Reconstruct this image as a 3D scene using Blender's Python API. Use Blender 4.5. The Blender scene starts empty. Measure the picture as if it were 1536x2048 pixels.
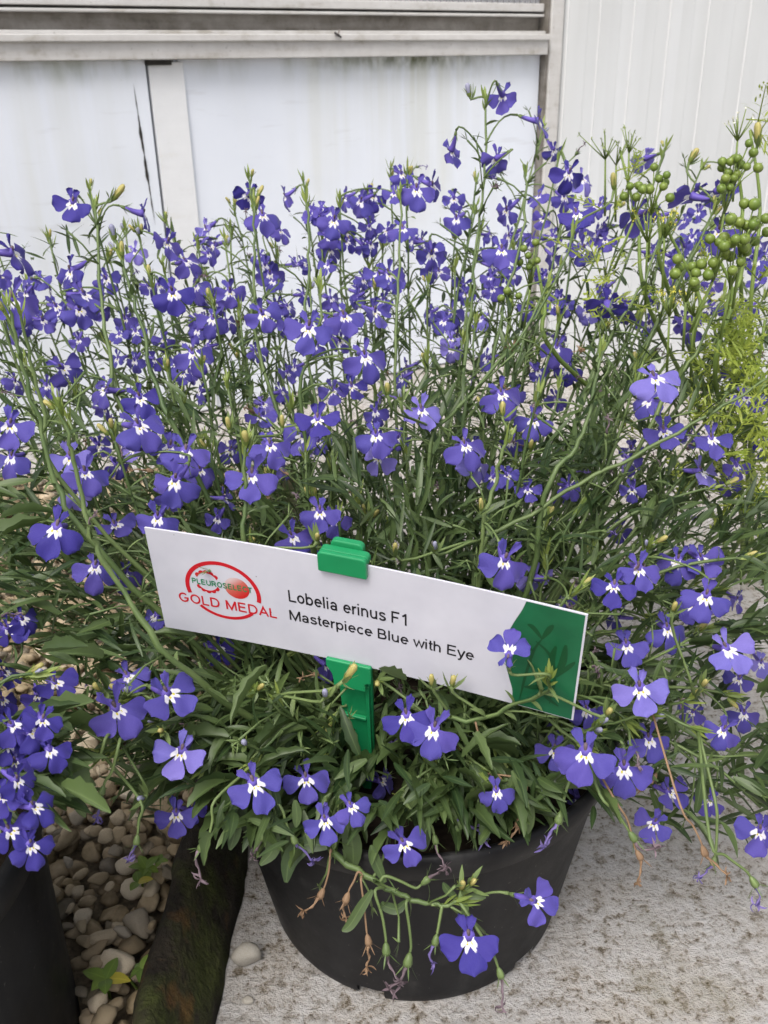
import bpy, math, random
import numpy as np
from mathutils import Vector, Matrix

random.seed(11)
rng = np.random.default_rng(11)
R = math.radians
scene = bpy.context.scene
C = scene.collection

# ------------------------------------------------------------------ camera
FPX, TH, RO, CAMH = 1846.0, R(25.5), R(1.2), 0.464
_f = np.array([0, math.cos(TH), -math.sin(TH)])
_r = np.array([1.0, 0, 0])
_u = np.array([0, math.sin(TH), math.cos(TH)])
_R = math.cos(RO) * _r - math.sin(RO) * _u
_U = math.sin(RO) * _r + math.cos(RO) * _u
CAM = np.array([0, 0, CAMH])
cd = bpy.data.cameras.new('camera')
cam = bpy.data.objects.new('camera', cd)
C.objects.link(cam)
cam.matrix_world = Matrix(((_R[0], _U[0], -_f[0], 0), (_R[1], _U[1], -_f[1], 0), (_R[2], _U[2], -_f[2], CAMH), (0, 0, 0, 1)))
cd.sensor_fit = 'VERTICAL'
cd.sensor_height = 24.0
cd.lens = 24.0 * FPX / 2048.0
cd.clip_start = 0.01
cd.clip_end = 200
cd.dof.use_dof = True
cd.dof.focus_distance = 0.45
cd.dof.aperture_fstop = 16.0
scene.camera = cam

# ------------------------------------------------------------------ sky, sun, exposure
SUN_EL, SUN_AZ = R(58), R(205)          # azimuth clockwise from +Y: behind the camera, a little to the left
w = bpy.data.worlds.new('World')
scene.world = w
w.use_nodes = True
nt = w.node_tree
bg = nt.nodes['Background']
sky = nt.nodes.new('ShaderNodeTexSky')
sky.sky_type = 'NISHITA'
sky.sun_disc = False
sky.sun_elevation = SUN_EL
sky.sun_rotation = SUN_AZ
sky.air_density = 1.0
sky.dust_density = 6.0
sky.ozone_density = 1.0
hs = nt.nodes.new('ShaderNodeHueSaturation')
hs.inputs['Saturation'].default_value = 0.58      # overcast: nearly neutral daylight
nt.links.new(sky.outputs['Color'], hs.inputs['Color'])
nt.links.new(hs.outputs['Color'], bg.inputs['Color'])
bg.inputs['Strength'].default_value = 0.15
sd = bpy.data.lights.new('sun', 'SUN')
sd.energy = 1.5
sd.angle = R(28)
sd.color = (1.0, 0.99, 0.975)
sun = bpy.data.objects.new('sun', sd)
C.objects.link(sun)
_sv = Vector((math.sin(SUN_AZ) * math.cos(SUN_EL), math.cos(SUN_AZ) * math.cos(SUN_EL), math.sin(SUN_EL)))
sun.rotation_euler = _sv.to_track_quat('Z', 'Y').to_euler()
sun.location = (0, -2, 4)
vs = scene.view_settings
vs.view_transform = 'Standard'
vs.look = 'None'
vs.gamma = 1
vs.use_curve_mapping = False
vs.exposure = 0.42
scene.cycles.max_bounces = 5
scene.cycles.transparent_max_bounces = 4


# ------------------------------------------------------------------ geometry helpers
def at(px, py, d):
    return CAM + d * (_f + (px - 768) / FPX * _R + (1024 - py) / FPX * _U)


def proj(p):
    v = np.asarray(p) - CAM
    d = v @ _f
    return 768 + FPX * (v @ _R) / d, 1024 - FPX * (v @ _U) / d, d


def on_plane(px, py, p0, n):
    q = at(px, py, 1.0) - CAM
    return CAM + q * ((np.asarray(p0) - CAM) @ n / (q @ n))


def unit(v):
    v = np.asarray(v, float)
    return v / (np.linalg.norm(v) + 1e-12)


class MB:
    """collects vertices, faces, material slots and two per-vertex attributes"""

    def __init__(self):
        self.v, self.f, self.m, self.uv, self.t = [], [], [], [], []

    def add(self, verts, faces, mat=0, uv=None, tint=0.5):
        o = len(self.v)
        self.v.extend(tuple(map(float, p)) for p in verts)
        self.f.extend(tuple(i + o for i in f) for f in faces)
        self.m.extend([mat] * len(faces))
        self.uv.extend(uv if uv is not None else [(0.5, 0.0)] * len(verts))
        if np.isscalar(tint):
            tint = [tint] * len(verts)
        self.t.extend(tint)

    def tube(self, path, rad, sides=5, mat=0, tint=0.5, cap=True):
        path = np.asarray(path, float)
        n = len(path)
        if np.isscalar(rad):
            rad = [rad] * n
        tan = np.gradient(path, axis=0)
        ref = np.array([0.31, 0.2, 0.93])
        if abs(unit(tan[0]) @ ref) > 0.95:
            ref = np.array([1.0, 0.1, 0.0])
        vs_, uv_ = [], []
        a = unit(np.cross(tan[0], ref))
        for i in range(n):
            t = unit(tan[i])
            a = unit(a - t * (a @ t))
            b = np.cross(t, a)
            for k in range(sides):
                th = 2 * math.pi * k / sides
                vs_.append(path[i] + rad[i] * (math.cos(th) * a + math.sin(th) * b))
                uv_.append((i / max(1, n - 1), k / sides))
        fs = []
        for i in range(n - 1):
            for k in range(sides):
                k2 = (k + 1) % sides
                fs.append((i * sides + k, i * sides + k2, (i + 1) * sides + k2, (i + 1) * sides + k))
        if cap:
            fs.append(tuple(range(sides))[::-1])
            fs.append(tuple((n - 1) * sides + k for k in range(sides)))
        self.add(vs_, fs, mat, uv_, tint)

    def grid(self, pts, rows, cols, mat=0, uv=None, tint=0.5):
        fs = []
        for i in range(rows - 1):
            for j in range(cols - 1):
                fs.append((i * cols + j, i * cols + j + 1, (i + 1) * cols + j + 1, (i + 1) * cols + j))
        self.add(pts, fs, mat, uv, tint)

    def blade(self, p, d, nrm, L, W, bend=0.3, fold=0.25, segs=5, mat=0, tint=0.5, twist=0.0, teeth=False):
        """a lanceolate leaf, folded along the midrib and drooping"""
        d = unit(d)
        s = unit(np.cross(d, nrm))
        nrm = np.cross(s, d)
        prof = lambda t: max(0.02, (math.sin(math.pi * min(1, t * 0.92 + 0.06)) ** 0.8) * (1.05 - 0.35 * t))
        pts, uv = [], []
        pos = np.array(p, float)
        for i in range(segs + 1):
            t = i / segs
            a = bend * t
            dd = d * math.cos(a) - nrm * math.sin(a)
            nn = nrm * math.cos(a) + d * math.sin(a)
            if i:
                pos = pos + dd * L / segs
            tw = twist * t
            ss = s * math.cos(tw) + nn * math.sin(tw)
            nw = nn * math.cos(tw) - s * math.sin(tw)
            hw = W * 0.5 * prof(t)
            if teeth and 0 < i < segs:
                hw *= 1.0 + (0.18 if i % 2 else -0.1)
            for q in (-1, 0, 1):
                pts.append(pos + ss * hw * q + nw * (abs(q) * hw * fold))
                uv.append((t, float(q)))
        self.grid(pts, segs + 1, 3, mat, uv, tint)

    def ball(self, c, rx, ry=None, rz=None, rows=5, cols=7, mat=0, tint=0.5, M=None):
        ry = rx if ry is None else ry
        rz = rx if rz is None else rz
        vs_, uv_ = [], []
        for i in range(rows + 1):
            a = math.pi * i / rows
            for j in range(cols):
                b = 2 * math.pi * j / cols
                q = np.array((rx * math.sin(a) * math.cos(b), ry * math.sin(a) * math.sin(b), rz * math.cos(a)))
                if M is not None:
                    q = M @ q
                vs_.append(np.asarray(c) + q)
                uv_.append((i / rows, j / cols))
        fs = []
        for i in range(rows):
            for j in range(cols):
                j2 = (j + 1) % cols
                if i == 0:
                    fs.append((0, (i + 1) * cols + j, (i + 1) * cols + j2))
                elif i == rows - 1:
                    fs.append((i * cols + j, (i + 1) * cols, i * cols + j2))
                else:
                    fs.append((i * cols + j, (i + 1) * cols + j, (i + 1) * cols + j2, i * cols + j2))
        self.add(vs_, fs, mat, uv_, tint)

    def box(self, lo, hi, mat=0, tint=0.5):
        (a, b, c), (d, e, f) = lo, hi
        v = [(a, b, c), (d, b, c), (d, e, c), (a, e, c), (a, b, f), (d, b, f), (d, e, f), (a, e, f)]
        self.add(v, [(0, 3, 2, 1), (4, 5, 6, 7), (0, 1, 5, 4), (1, 2, 6, 5), (2, 3, 7, 6), (3, 0, 4, 7)], mat, None, tint)

    def mesh(self, name, mats, smooth=True):
        me = bpy.data.meshes.new(name)
        me.from_pydata(self.v, [], self.f)
        for m in mats if isinstance(mats, (list, tuple)) else [mats]:
            me.materials.append(m)
        me.polygons.foreach_set('material_index', self.m)
        me.polygons.foreach_set('use_smooth', [smooth] * len(self.f))
        a = me.attributes.new('uvp', 'FLOAT2', 'POINT')
        a.data.foreach_set('vector', np.asarray(self.uv, 'f').ravel())
        a = me.attributes.new('tint', 'FLOAT', 'POINT')
        a.data.foreach_set('value', np.asarray(self.t, 'f'))
        me.update()
        return me

    def build(self, name, mats, parent=None, smooth=True):
        return put(name, self.mesh(name, mats, smooth), parent)


def put(name, me, parent=None, M=None):
    o = bpy.data.objects.new(name, me)
    C.objects.link(o)
    if parent is not None:
        o.parent = parent
    if M is not None:
        o.matrix_basis = M
    return o


def tag(o, label=None, cat=None, group=None, kind=None):
    if label:
        o['label'] = label
    if cat:
        o['category'] = cat
    if group:
        o['group'] = group
    if kind:
        o['kind'] = kind
    return o


def thing(name, label, cat, loc=(0, 0, 0), group=None):
    o = bpy.data.objects.new(name, None)
    o.empty_display_size = 0.02
    C.objects.link(o)
    o.location = loc
    return tag(o, label, cat, group)


def bevel(o, width, segs=2):
    m = o.modifiers.new('bevel', 'BEVEL')
    m.width = width
    m.segments = segs
    m.limit_method = 'ANGLE'
    return o


def bez(p0, p1, p2, p3, n):
    t = np.linspace(0, 1, n)[:, None]
    return (1 - t) ** 3 * p0 + 3 * (1 - t) ** 2 * t * p1 + 3 * (1 - t) * t * t * p2 + t ** 3 * p3


def smooth_path(pts, per=5):
    P = np.asarray(pts, float)
    P = np.vstack([2 * P[0] - P[1], P, 2 * P[-1] - P[-2]])
    out = []
    for i in range(1, len(P) - 2):
        for t in np.linspace(0, 1, per, endpoint=False):
            a, b, c, d = P[i - 1], P[i], P[i + 1], P[i + 2]
            out.append(0.5 * (2 * b + (c - a) * t + (2 * a - 5 * b + 4 * c - d) * t * t + (3 * b - a - 3 * c + d) * t ** 3))
    out.append(P[-2])
    return np.array(out)


# ------------------------------------------------------------------ materials
class NT:
    def __init__(self, name):
        self.mat = bpy.data.materials.new(name)
        self.mat.use_nodes = True
        self.t = self.mat.node_tree
        self.b = self.t.nodes['Principled BSDF']
        self.out = self.t.nodes['Material Output']

    def n(self, kind, **kw):
        x = self.t.nodes.new(kind)
        for k, v in kw.items():
            setattr(x, k, v)
        return x

    def l(self, a, b):
        self.t.links.new(a, b)

    def attr(self, name):
        return self.n('ShaderNodeAttribute', attribute_name=name)

    def coord(self, kind='Object', scale=None):
        c = self.n('ShaderNodeTexCoord').outputs[kind]
        if scale is not None:
            m = self.n('ShaderNodeMapping')
            m.inputs['Scale'].default_value = scale
            self.l(c, m.inputs['Vector'])
            c = m.outputs['Vector']
        return c

    def noise(self, vec, scale, detail=4, rough=0.55):
        x = self.n('ShaderNodeTexNoise')
        x.inputs['Scale'].default_value = scale
        x.inputs['Detail'].default_value = detail
        x.inputs['Roughness'].default_value = rough
        if vec is not None:
            self.l(vec, x.inputs['Vector'])
        return x.outputs['Fac']

    def ramp(self, fac, stops):
        x = self.n('ShaderNodeValToRGB')
        e = x.color_ramp.elements
        while len(e) < len(stops):
            e.new(0.5)
        for el, (p, c) in zip(e, stops):
            el.position = p
            el.color = (*c, 1) if len(c) == 3 else c
        self.l(fac, x.inputs['Fac'])
        return x.outputs['Color']

    def mix(self, fac, a, b, mode='MIX'):
        x = self.n('ShaderNodeMix', data_type='RGBA', blend_type=mode)
        for s, i in ((fac, 0), (a, 6), (b, 7)):
            if isinstance(s, (int, float)):
                x.inputs[i].default_value = s
            elif isinstance(s, tuple):
                x.inputs[i].default_value = (*s, 1)
            else:
                self.l(s, x.inputs[i])
        return x.outputs[2]

    def math(self, op, a, b=None, clamp=False):
        x = self.n('ShaderNodeMath', operation=op, use_clamp=clamp)
        for s, i in ((a, 0), (b, 1)):
            if s is None:
                continue
            if isinstance(s, (int, float)):
                x.inputs[i].default_value = s
            else:
                self.l(s, x.inputs[i])
        return x.outputs[0]

    def bump(self, h, strength, dist):
        x = self.n('ShaderNodeBump')
        x.inputs['Strength'].default_value = strength
        x.inputs['Distance'].default_value = dist
        self.l(h, x.inputs['Height'])
        self.l(x.outputs['Normal'], self.b.inputs['Normal'])

    def set(self, color=None, rough=None, spec=None):
        if color is not None:
            if isinstance(color, tuple):
                self.b.inputs['Base Color'].default_value = (*color, 1)
            else:
                self.l(color, self.b.inputs['Base Color'])
        if rough is not None:
            if isinstance(rough, (int, float)):
                self.b.inputs['Roughness'].default_value = rough
            else:
                self.l(rough, self.b.inputs['Roughness'])
        if spec is not None:
            self.b.inputs['Specular IOR Level'].default_value = spec
        return self

    def translucent(self, color, fac):
        tr = self.n('ShaderNodeBsdfTranslucent')
        if isinstance(color, tuple):
            tr.inputs['Color'].default_value = (*color, 1)
        else:
            self.l(color, tr.inputs['Color'])
        mx = self.n('ShaderNodeMixShader')
        mx.inputs['Fac'].default_value = fac
        self.l(self.b.outputs['BSDF'], mx.inputs[1])
        self.l(tr.outputs['BSDF'], mx.inputs[2])
        self.l(mx.outputs['Shader'], self.out.inputs['Surface'])


def m_plain(name, col, rough=0.5, spec=0.4, var=0.12, scale=60):
    k = NT(name)
    nz = k.noise(k.coord(), scale)
    dark = tuple(c * (1 - var) for c in col)
    lite = tuple(min(1, c * (1 + var)) for c in col)
    k.set(k.ramp(nz, [(0.3, dark), (0.7, lite)]), rough, spec)
    return k.mat


def m_petal(name, blue, violet, white=(0.82, 0.80, 0.88)):
    k = NT(name)
    uv = k.attr('uvp').outputs['Vector']
    oi = k.n('ShaderNodeObjectInfo').outputs['Random']
    mp = k.n('ShaderNodeMapping')
    mp.inputs['Scale'].default_value = (2.0, 9.0, 1)
    k.l(uv, mp.inputs['Vector'])
    vein = k.noise(mp.outputs['Vector'], 3.0, 3)
    base = k.mix(oi, blue, violet)
    base = k.mix(k.math('MULTIPLY', k.math('SUBTRACT', vein, 0.5), 1.6, True), base, tuple(c * 1.35 for c in violet))
    eye = k.attr('tint').outputs['Fac']
    mp2 = k.n('ShaderNodeMapping')
    mp2.inputs['Scale'].default_value = (4.0, 14.0, 1)
    k.l(uv, mp2.inputs['Vector'])
    jag = k.math('MULTIPLY', k.math('SUBTRACT', k.noise(mp2.outputs['Vector'], 2.0, 2), 0.5), 0.16)
    e = k.math('ADD', k.math('ADD', eye, jag), k.math('MULTIPLY', k.math('SUBTRACT', oi, 0.5), 0.10))
    wmask = k.math('MULTIPLY_ADD', e, -40.0, True)
    wm = k.t.nodes[-1]
    wm.inputs[2].default_value = 0.5
    wm.use_clamp = True
    col = k.mix(wmask, base, white)
    ym = k.math('MULTIPLY_ADD', eye, -22.0)
    yn = k.t.nodes[-1]
    yn.inputs[2].default_value = -6.6
    yn.use_clamp = True
    col = k.mix(ym, col, (0.70, 0.62, 0.06))
    k.set(col, 0.55, 0.25)
    k.b.inputs['Sheen Weight'].default_value = 0.15
    k.bump(vein, 0.30, 0.0012)
    k.translucent(col, 0.28)
    return k.mat


def m_leaf(name, dark, light, trans=0.25, rough=0.45):
    k = NT(name)
    t = k.attr('tint').outputs['Fac']
    oi = k.n('ShaderNodeObjectInfo').outputs['Random']
    f = k.math('ADD', t, k.math('MULTIPLY', k.math('SUBTRACT', oi, 0.5), 0.35))
    f = k.math('ADD', f, k.math('MULTIPLY', k.math('SUBTRACT', k.noise(k.coord(), 180, 2), 0.5), 0.5), True)
    col = k.mix(f, dark, light)
    sep = k.n('ShaderNodeSeparateXYZ')
    k.l(k.attr('uvp').outputs['Vector'], sep.inputs[0])
    rib = k.math('SUBTRACT', 1.0, k.math('MULTIPLY', k.math('ABSOLUTE', sep.outputs['Y']), 7.0), True)
    col = k.mix(k.math('MULTIPLY', rib, 0.35), col, tuple(min(1, c * 1.8 + 0.01) for c in light))
    k.set(col, rough, 0.45)
    k.translucent(k.mix(0.5, col, tuple(min(1, c * 1.6) for c in light)), trans)
    return k.mat


M = {}
M['petal'] = m_petal('lobelia_petal', (0.076, 0.066, 0.335), (0.104, 0.078, 0.370))
M['petal_deep'] = m_petal('lobelia_petal_deep', (0.042, 0.034, 0.255), (0.058, 0.042, 0.285))
M['petal_pale'] = m_petal('lobelia_petal_pale', (0.17, 0.15, 0.52), (0.22, 0.18, 0.55))
M['tube'] = m_plain('corolla_tube', (0.12, 0.085, 0.38), 0.5, 0.3, 0.25, 300)
M['leaf'] = m_leaf('lobelia_leaf', (0.024, 0.049, 0.016), (0.108, 0.158, 0.050))
M['stem'] = m_leaf('lobelia_stem', (0.060, 0.105, 0.032), (0.165, 0.225, 0.078), 0.12, 0.5)
M['tip'] = m_leaf('fresh_shoot', (0.13, 0.20, 0.045), (0.26, 0.32, 0.075), 0.25, 0.5)
M['bud'] = m_leaf('bud_skin', (0.30, 0.30, 0.09), (0.50, 0.44, 0.16), 0.25, 0.5)
M['budblue'] = m_leaf('blue_bud_skin', (0.20, 0.21, 0.34), (0.34, 0.34, 0.46), 0.2, 0.5)
M['wither'] = m_leaf('withered_petal', (0.055, 0.038, 0.045), (0.26, 0.19, 0.22), 0.2, 0.7)
M['witherblue'] = m_leaf('wilted_blue_petal', (0.06, 0.045, 0.20), (0.22, 0.17, 0.40), 0.2, 0.7)
M['dry'] = m_leaf('dry_brown_husk', (0.13, 0.075, 0.040), (0.34, 0.22, 0.13), 0.2, 0.7)
M['fern'] = m_leaf('coriander_leaf', (0.17, 0.25, 0.030), (0.36, 0.42, 0.075), 0.4, 0.5)
M['seed'] = m_leaf('coriander_seed', (0.10, 0.17, 0.025), (0.21, 0.27, 0.055), 0.1, 0.35)
M['corstem'] = m_leaf('coriander_stem', (0.14, 0.22, 0.045), (0.24, 0.32, 0.08), 0.15, 0.5)
M['floret'] = m_plain('pale_floret', (0.72, 0.72, 0.60), 0.6, 0.3, 0.1, 200)
M['yellowbit'] = m_plain('yellow_floret', (0.45, 0.42, 0.06), 0.6, 0.3, 0.3, 200)
M['greenplastic'] = m_plain('green_plastic', (0.010, 0.235, 0.085), 0.36, 0.5, 0.10, 40)
M['red'] = m_plain('red_print', (0.52, 0.012, 0.022), 0.5, 0.3, 0.05)
M['black'] = m_plain('black_print', (0.012, 0.011, 0.014), 0.5, 0.3, 0.05)
M['greenprint'] = m_plain('green_print', (0.004, 0.20, 0.075), 0.5, 0.3, 0.05)
M['fly'] = m_plain('insect_black', (0.02, 0.016, 0.015), 0.4, 0.5, 0.1)
M['wing'] = m_plain('insect_wing', (0.25, 0.22, 0.2), 0.3, 0.5, 0.1)
M['grit'] = m_plain('brown_grit', (0.20, 0.165, 0.115), 0.9, 0.2, 0.6, 220)
M['soil'] = m_plain('potting_soil', (0.020, 0.015, 0.011), 0.95, 0.1, 0.5, 300)


def mat_pot():
    k = NT('black_plastic')
    c = k.coord('Object')
    streak = k.noise(k.coord('Object', (60, 60, 5)), 1.0, 4)
    dust = k.noise(c, 35, 6, 0.65)
    f = k.math('MULTIPLY', streak, dust)
    col = k.ramp(f, [(0.10, (0.006, 0.006, 0.007)), (0.30, (0.014, 0.014, 0.015)), (0.50, (0.050, 0.049, 0.047))])
    speck = k.ramp(k.noise(c, 420, 2), [(0.70, (0, 0, 0)), (0.76, (1, 1, 1))])
    col = k.mix(k.math('MULTIPLY', speck, 0.35), col, (0.22, 0.21, 0.19))
    k.set(col, k.ramp(dust, [(0.3, (0.42,) * 3), (0.7, (0.66,) * 3)]), 0.22)
    k.bump(streak, 0.12, 0.002)
    return k.mat


def mat_card():
    k = NT('white_card')
    c = k.coord('Object')
    sm = k.noise(c, 45, 4)
    col = k.ramp(sm, [(0.25, (0.52, 0.52, 0.585)), (0.75, (0.60, 0.60, 0.665))])
    vo = k.n('ShaderNodeTexVoronoi')
    vo.inputs['Scale'].default_value = 62
    k.l(c, vo.inputs['Vector'])
    spot = k.math('LESS_THAN', vo.outputs['Distance'], 0.035)
    col = k.mix(k.math('MULTIPLY', spot, 0.6), col, (0.14, 0.12, 0.12))
    k.set(col, 0.42, 0.4)
    return k.mat


def mat_cardgreen():
    k = NT('green_card_print')
    c = k.coord('Object')
    k.set(k.ramp(k.noise(c, 60, 3), [(0.3, (0.006, 0.090, 0.036)), (0.7, (0.010, 0.125, 0.050))]), 0.4, 0.4)
    return k.mat


def mat_concrete():
    k = NT('weathered_concrete')
    c = k.coord('Object')
    n1 = k.noise(c, 130, 9, 0.76)
    n2 = k.noise(c, 22, 5)
    n3 = k.noise(c, 260, 4, 0.7)
    col = k.ramp(n1, [(0.36, (0.15, 0.12, 0.08)), (0.44, (0.35, 0.315, 0.27)), (0.49, (0.52, 0.495, 0.47)), (0.68, (0.64, 0.625, 0.615))])
    warm = k.ramp(n2, [(0.45, (1, 1, 1)), (0.70, (0.86, 0.81, 0.73))])
    col = k.mix(0.75, col, warm, 'MULTIPLY')
    pit = k.ramp(n3, [(0.33, (0.38, 0.33, 0.26)), (0.43, (1, 1, 1))])
    col = k.mix(0.8, col, pit, 'MULTIPLY')
    pale = k.ramp(k.noise(c, 34, 6, 0.6), [(0.46, (0, 0, 0)), (0.60, (1, 1, 1))])
    col = k.mix(k.math('MULTIPLY', pale, 0.32), col, (0.58, 0.565, 0.555))
    mossy = k.ramp(k.noise(c, 9, 6, 0.65), [(0.56, (0, 0, 0)), (0.72, (1, 1, 1))])
    col = k.mix(k.math('MULTIPLY', mossy, 0.45), col, (0.20, 0.19, 0.11))
    k.set(col, 0.9, 0.2)
    h = k.math('ADD', k.math('MULTIPLY', n1, 0.7), k.math('MULTIPLY', n3, 0.4))
    k.bump(h, 0.85, 0.008)
    return k.mat


def mat_board():
    k = NT('mossy_dark_board')
    c = k.coord('Object')
    g = k.noise(k.coord('Object', (1, 0.35, 1)), 60, 6)
    col = k.ramp(g, [(0.3, (0.012, 0.010, 0.008)), (0.62, (0.036, 0.030, 0.022)), (0.8, (0.085, 0.070, 0.048))])
    moss = k.ramp(k.noise(c, 18, 6, 0.65), [(0.44, (0, 0, 0)), (0.60, (1, 1, 1))])
    col = k.mix(k.math('MULTIPLY', moss, 0.85), col, k.mix(k.noise(c, 220, 3), (0.030, 0.038, 0.010), (0.075, 0.088, 0.024)))
    rust = k.ramp(k.noise(c, 30, 4), [(0.60, (0, 0, 0)), (0.72, (1, 1, 1))])
    col = k.mix(k.math('MULTIPLY', rust, 0.6), col, (0.16, 0.085, 0.030))
    k.set(col, 0.85, 0.15)
    k.bump(k.math('ADD', g, k.noise(c, 260, 4)), 0.7, 0.004)
    return k.mat


def mat_stone(name, a, b, c2):
    k = NT(name)
    c = k.coord('Object')
    oi = k.n('ShaderNodeObjectInfo').outputs['Random']
    t = k.attr('tint').outputs['Fac']
    f = k.math('ADD', k.math('MULTIPLY', k.math('ADD', oi, t), 0.38), k.math('MULTIPLY', k.noise(c, 140, 6, 0.65), 0.34))
    col = k.ramp(f, [(0.25, a), (0.55, b), (0.85, c2)])
    wh = k.n('ShaderNodeTexWhiteNoise', noise_dimensions='1D')
    k.l(k.math('ADD', oi, t), wh.inputs['W'])
    col = k.mix(k.math('MULTIPLY', k.math('GREATER_THAN', wh.outputs['Value'], .80), .6), col, k.mix(oi, (0.10, 0.10, 0.095), (0.27, 0.26, 0.245)))
    grime = k.ramp(k.noise(c, 60, 5), [(0.35, (0.50, 0.48, 0.36)), (0.6, (1, 1, 1))])
    col = k.mix(0.85, col, grime, 'MULTIPLY')
    k.set(col, 0.7, 0.35)
    k.bump(k.noise(c, 300, 4), 0.35, 0.002)
    return k.mat


STAIN = (-0.14, 0.27)        # stretch of the wall, in metres along it, where the gutter drips


def mat_wall_panel():
    k = NT('dirty_white_panel')
    c = k.coord('Object')
    blot = k.noise(c, 6, 5)
    col = k.ramp(blot, [(0.3, (0.665, 0.705, 0.775)), (0.7, (0.735, 0.775, 0.845))])
    streak = k.noise(k.coord('Object', (26, 26, 1.6)), 1.0, 5)
    big = k.noise(k.coord('Object', (4.2, 4.2, 2.0)), 1.0, 2)
    s = k.math('MULTIPLY', k.math('SUBTRACT', streak, 0.40), 2.2, True)
    s = k.math('MULTIPLY', s, k.math('MULTIPLY', k.math('SUBTRACT', big, 0.42), 4.0, True))
    col = k.mix(k.math('MULTIPLY', s, 0.75), col, (0.50, 0.50, 0.36))
    # algae hanging down from the rail: world height decides
    sep = k.n('ShaderNodeSeparateXYZ')
    k.l(c, sep.inputs[0])
    edge = k.math('MULTIPLY', k.math('SUBTRACT', sep.outputs['Z'], 0.448), 28.0, True)
    al = k.math('MULTIPLY', edge, k.math('MULTIPLY', k.math('SUBTRACT', k.noise(k.coord('Object', (30, 30, 9)), 1.0, 5), 0.45), 4.0, True))
    al = k.math('MULTIPLY', al, k.math('MULTIPLY', k.math('SUBTRACT', big, 0.40), 6.0, True))
    col = k.mix(k.math('MULTIPLY', al, 0.8), col, (0.17, 0.20, 0.085))
    A0, A1 = STAIN
    tri = k.math('SUBTRACT', 1.0, k.math('MULTIPLY', k.math('ABSOLUTE', k.math('SUBTRACT', sep.outputs['X'], (A0 + A1) / 2)), 2.0 / (A1 - A0)), True)
    drip = k.math('MULTIPLY', k.math('SUBTRACT', k.noise(k.coord('Object', (55, 55, 2.2)), 1.0, 5), 0.38), 3.0, True)
    fall = k.math('MULTIPLY', k.math('SUBTRACT', sep.outputs['Z'], 0.30), 5.5, True)
    col = k.mix(k.math('MULTIPLY', k.math('MULTIPLY', tri, k.math('MULTIPLY', drip, fall)), 0.55), col, (0.42, 0.42, 0.27))
    lip = k.math('MULTIPLY', k.math('SUBTRACT', sep.outputs['Z'], 0.462), 60.0, True)
    grn = k.math('MULTIPLY', k.math('MULTIPLY', k.math('SUBTRACT', k.noise(k.coord('Object', (70, 70, 30)), 1.0, 5), 0.36), 4.0, True), k.math('MULTIPLY', lip, tri))
    col = k.mix(k.math('MULTIPLY', grn, 0.95), col, (0.10, 0.115, 0.05))
    fine = k.ramp(k.noise(c, 160, 3), [(0.70, (1, 1, 1)), (0.80, (0.72, 0.70, 0.64))])
    col = k.mix(0.6, col, fine, 'MULTIPLY')
    scr = k.ramp(k.noise(k.coord('Object', (9, 9, 60)), 1.0, 3), [(0.62, (1, 1, 1)), (0.70, (0.86, 0.85, 0.84))])
    col = k.mix(0.5, col, scr, 'MULTIPLY')
    k.set(col, 0.5, 0.35)
    return k.mat


def mat_rail(name, a, b, stain):
    k = NT(name)
    c = k.coord('Object')
    n1 = k.noise(k.coord('Object', (3, 3, 30)), 1.6, 6, 0.65)
    n2 = k.noise(c, 45, 6, 0.65)
    col = k.ramp(k.math('MULTIPLY', k.math('ADD', n1, n2), 0.5), [(0.32, stain), (0.46, a), (0.66, b)])
    sp = k.ramp(k.noise(c, 230, 2), [(0.70, (1, 1, 1)), (0.78, (0.45, 0.42, 0.38))])
    col = k.mix(0.7, col, sp, 'MULTIPLY')
    k.set(col, 0.5, 0.4)
    return k.mat


def mat_greywall():
    k = NT('pale_grey_sheet')
    c = k.coord('Object')
    col = k.ramp(k.noise(c, 5, 5), [(0.3, (0.53, 0.548, 0.56)), (0.7, (0.57, 0.588, 0.60))])
    st = k.ramp(k.noise(k.coord('Object', (14, 14, 1.2)), 1.0, 3), [(0.4, (0.94, 0.94, 0.93)), (0.7, (1, 1, 1))])
    col = k.mix(1.0, col, st, 'MULTIPLY')
    k.set(col, 0.45, 0.4)
    k.bump(k.noise(c, 260, 2), 0.10, 0.002)
    return k.mat


M['pot'] = mat_pot()
M['card'] = mat_card()
M['cardgreen'] = mat_cardgreen()
M['cardleaf'] = m_plain('darker_leaf_print', (0.004, 0.060, 0.018), 0.4, 0.4, 0.1)
M['redball'] = m_plain('red_ball_print', (0.56, 0.06, 0.035), 0.5, 0.3, 0.6, 160)
M['concrete'] = mat_concrete()
M['board'] = mat_board()
M['stone'] = mat_stone('gravel_stone', (0.18, 0.137, 0.082), (0.42, 0.335, 0.225), (0.66, 0.575, 0.46))
M['whitestone'] = mat_stone('pale_stone', (0.36, 0.33, 0.29), (0.46, 0.43, 0.39), (0.54, 0.51, 0.47))
M['panel'] = mat_wall_panel()
M['rail'] = mat_rail('dirty_aluminium', (0.515, 0.505, 0.49), (0.60, 0.595, 0.585), (0.34, 0.315, 0.27))
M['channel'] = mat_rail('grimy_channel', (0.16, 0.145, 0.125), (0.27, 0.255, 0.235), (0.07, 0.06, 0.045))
M['strip'] = mat_rail('beige_joint_strip', (0.705, 0.72, 0.735), (0.74, 0.755, 0.77), (0.67, 0.675, 0.66))
M['seal'] = m_plain('black_seal_and_shadow', (0.030, 0.028, 0.025), 0.7, 0.3, 0.4, 90)
M['poly'] = m_plain('ribbed_polycarbonate', (0.40, 0.40, 0.41), 0.3, 0.5, 0.2, 25)
M['polyrib'] = m_plain('polycarbonate_rib', (0.24, 0.245, 0.26), 0.35, 0.5, 0.15, 25)
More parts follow.
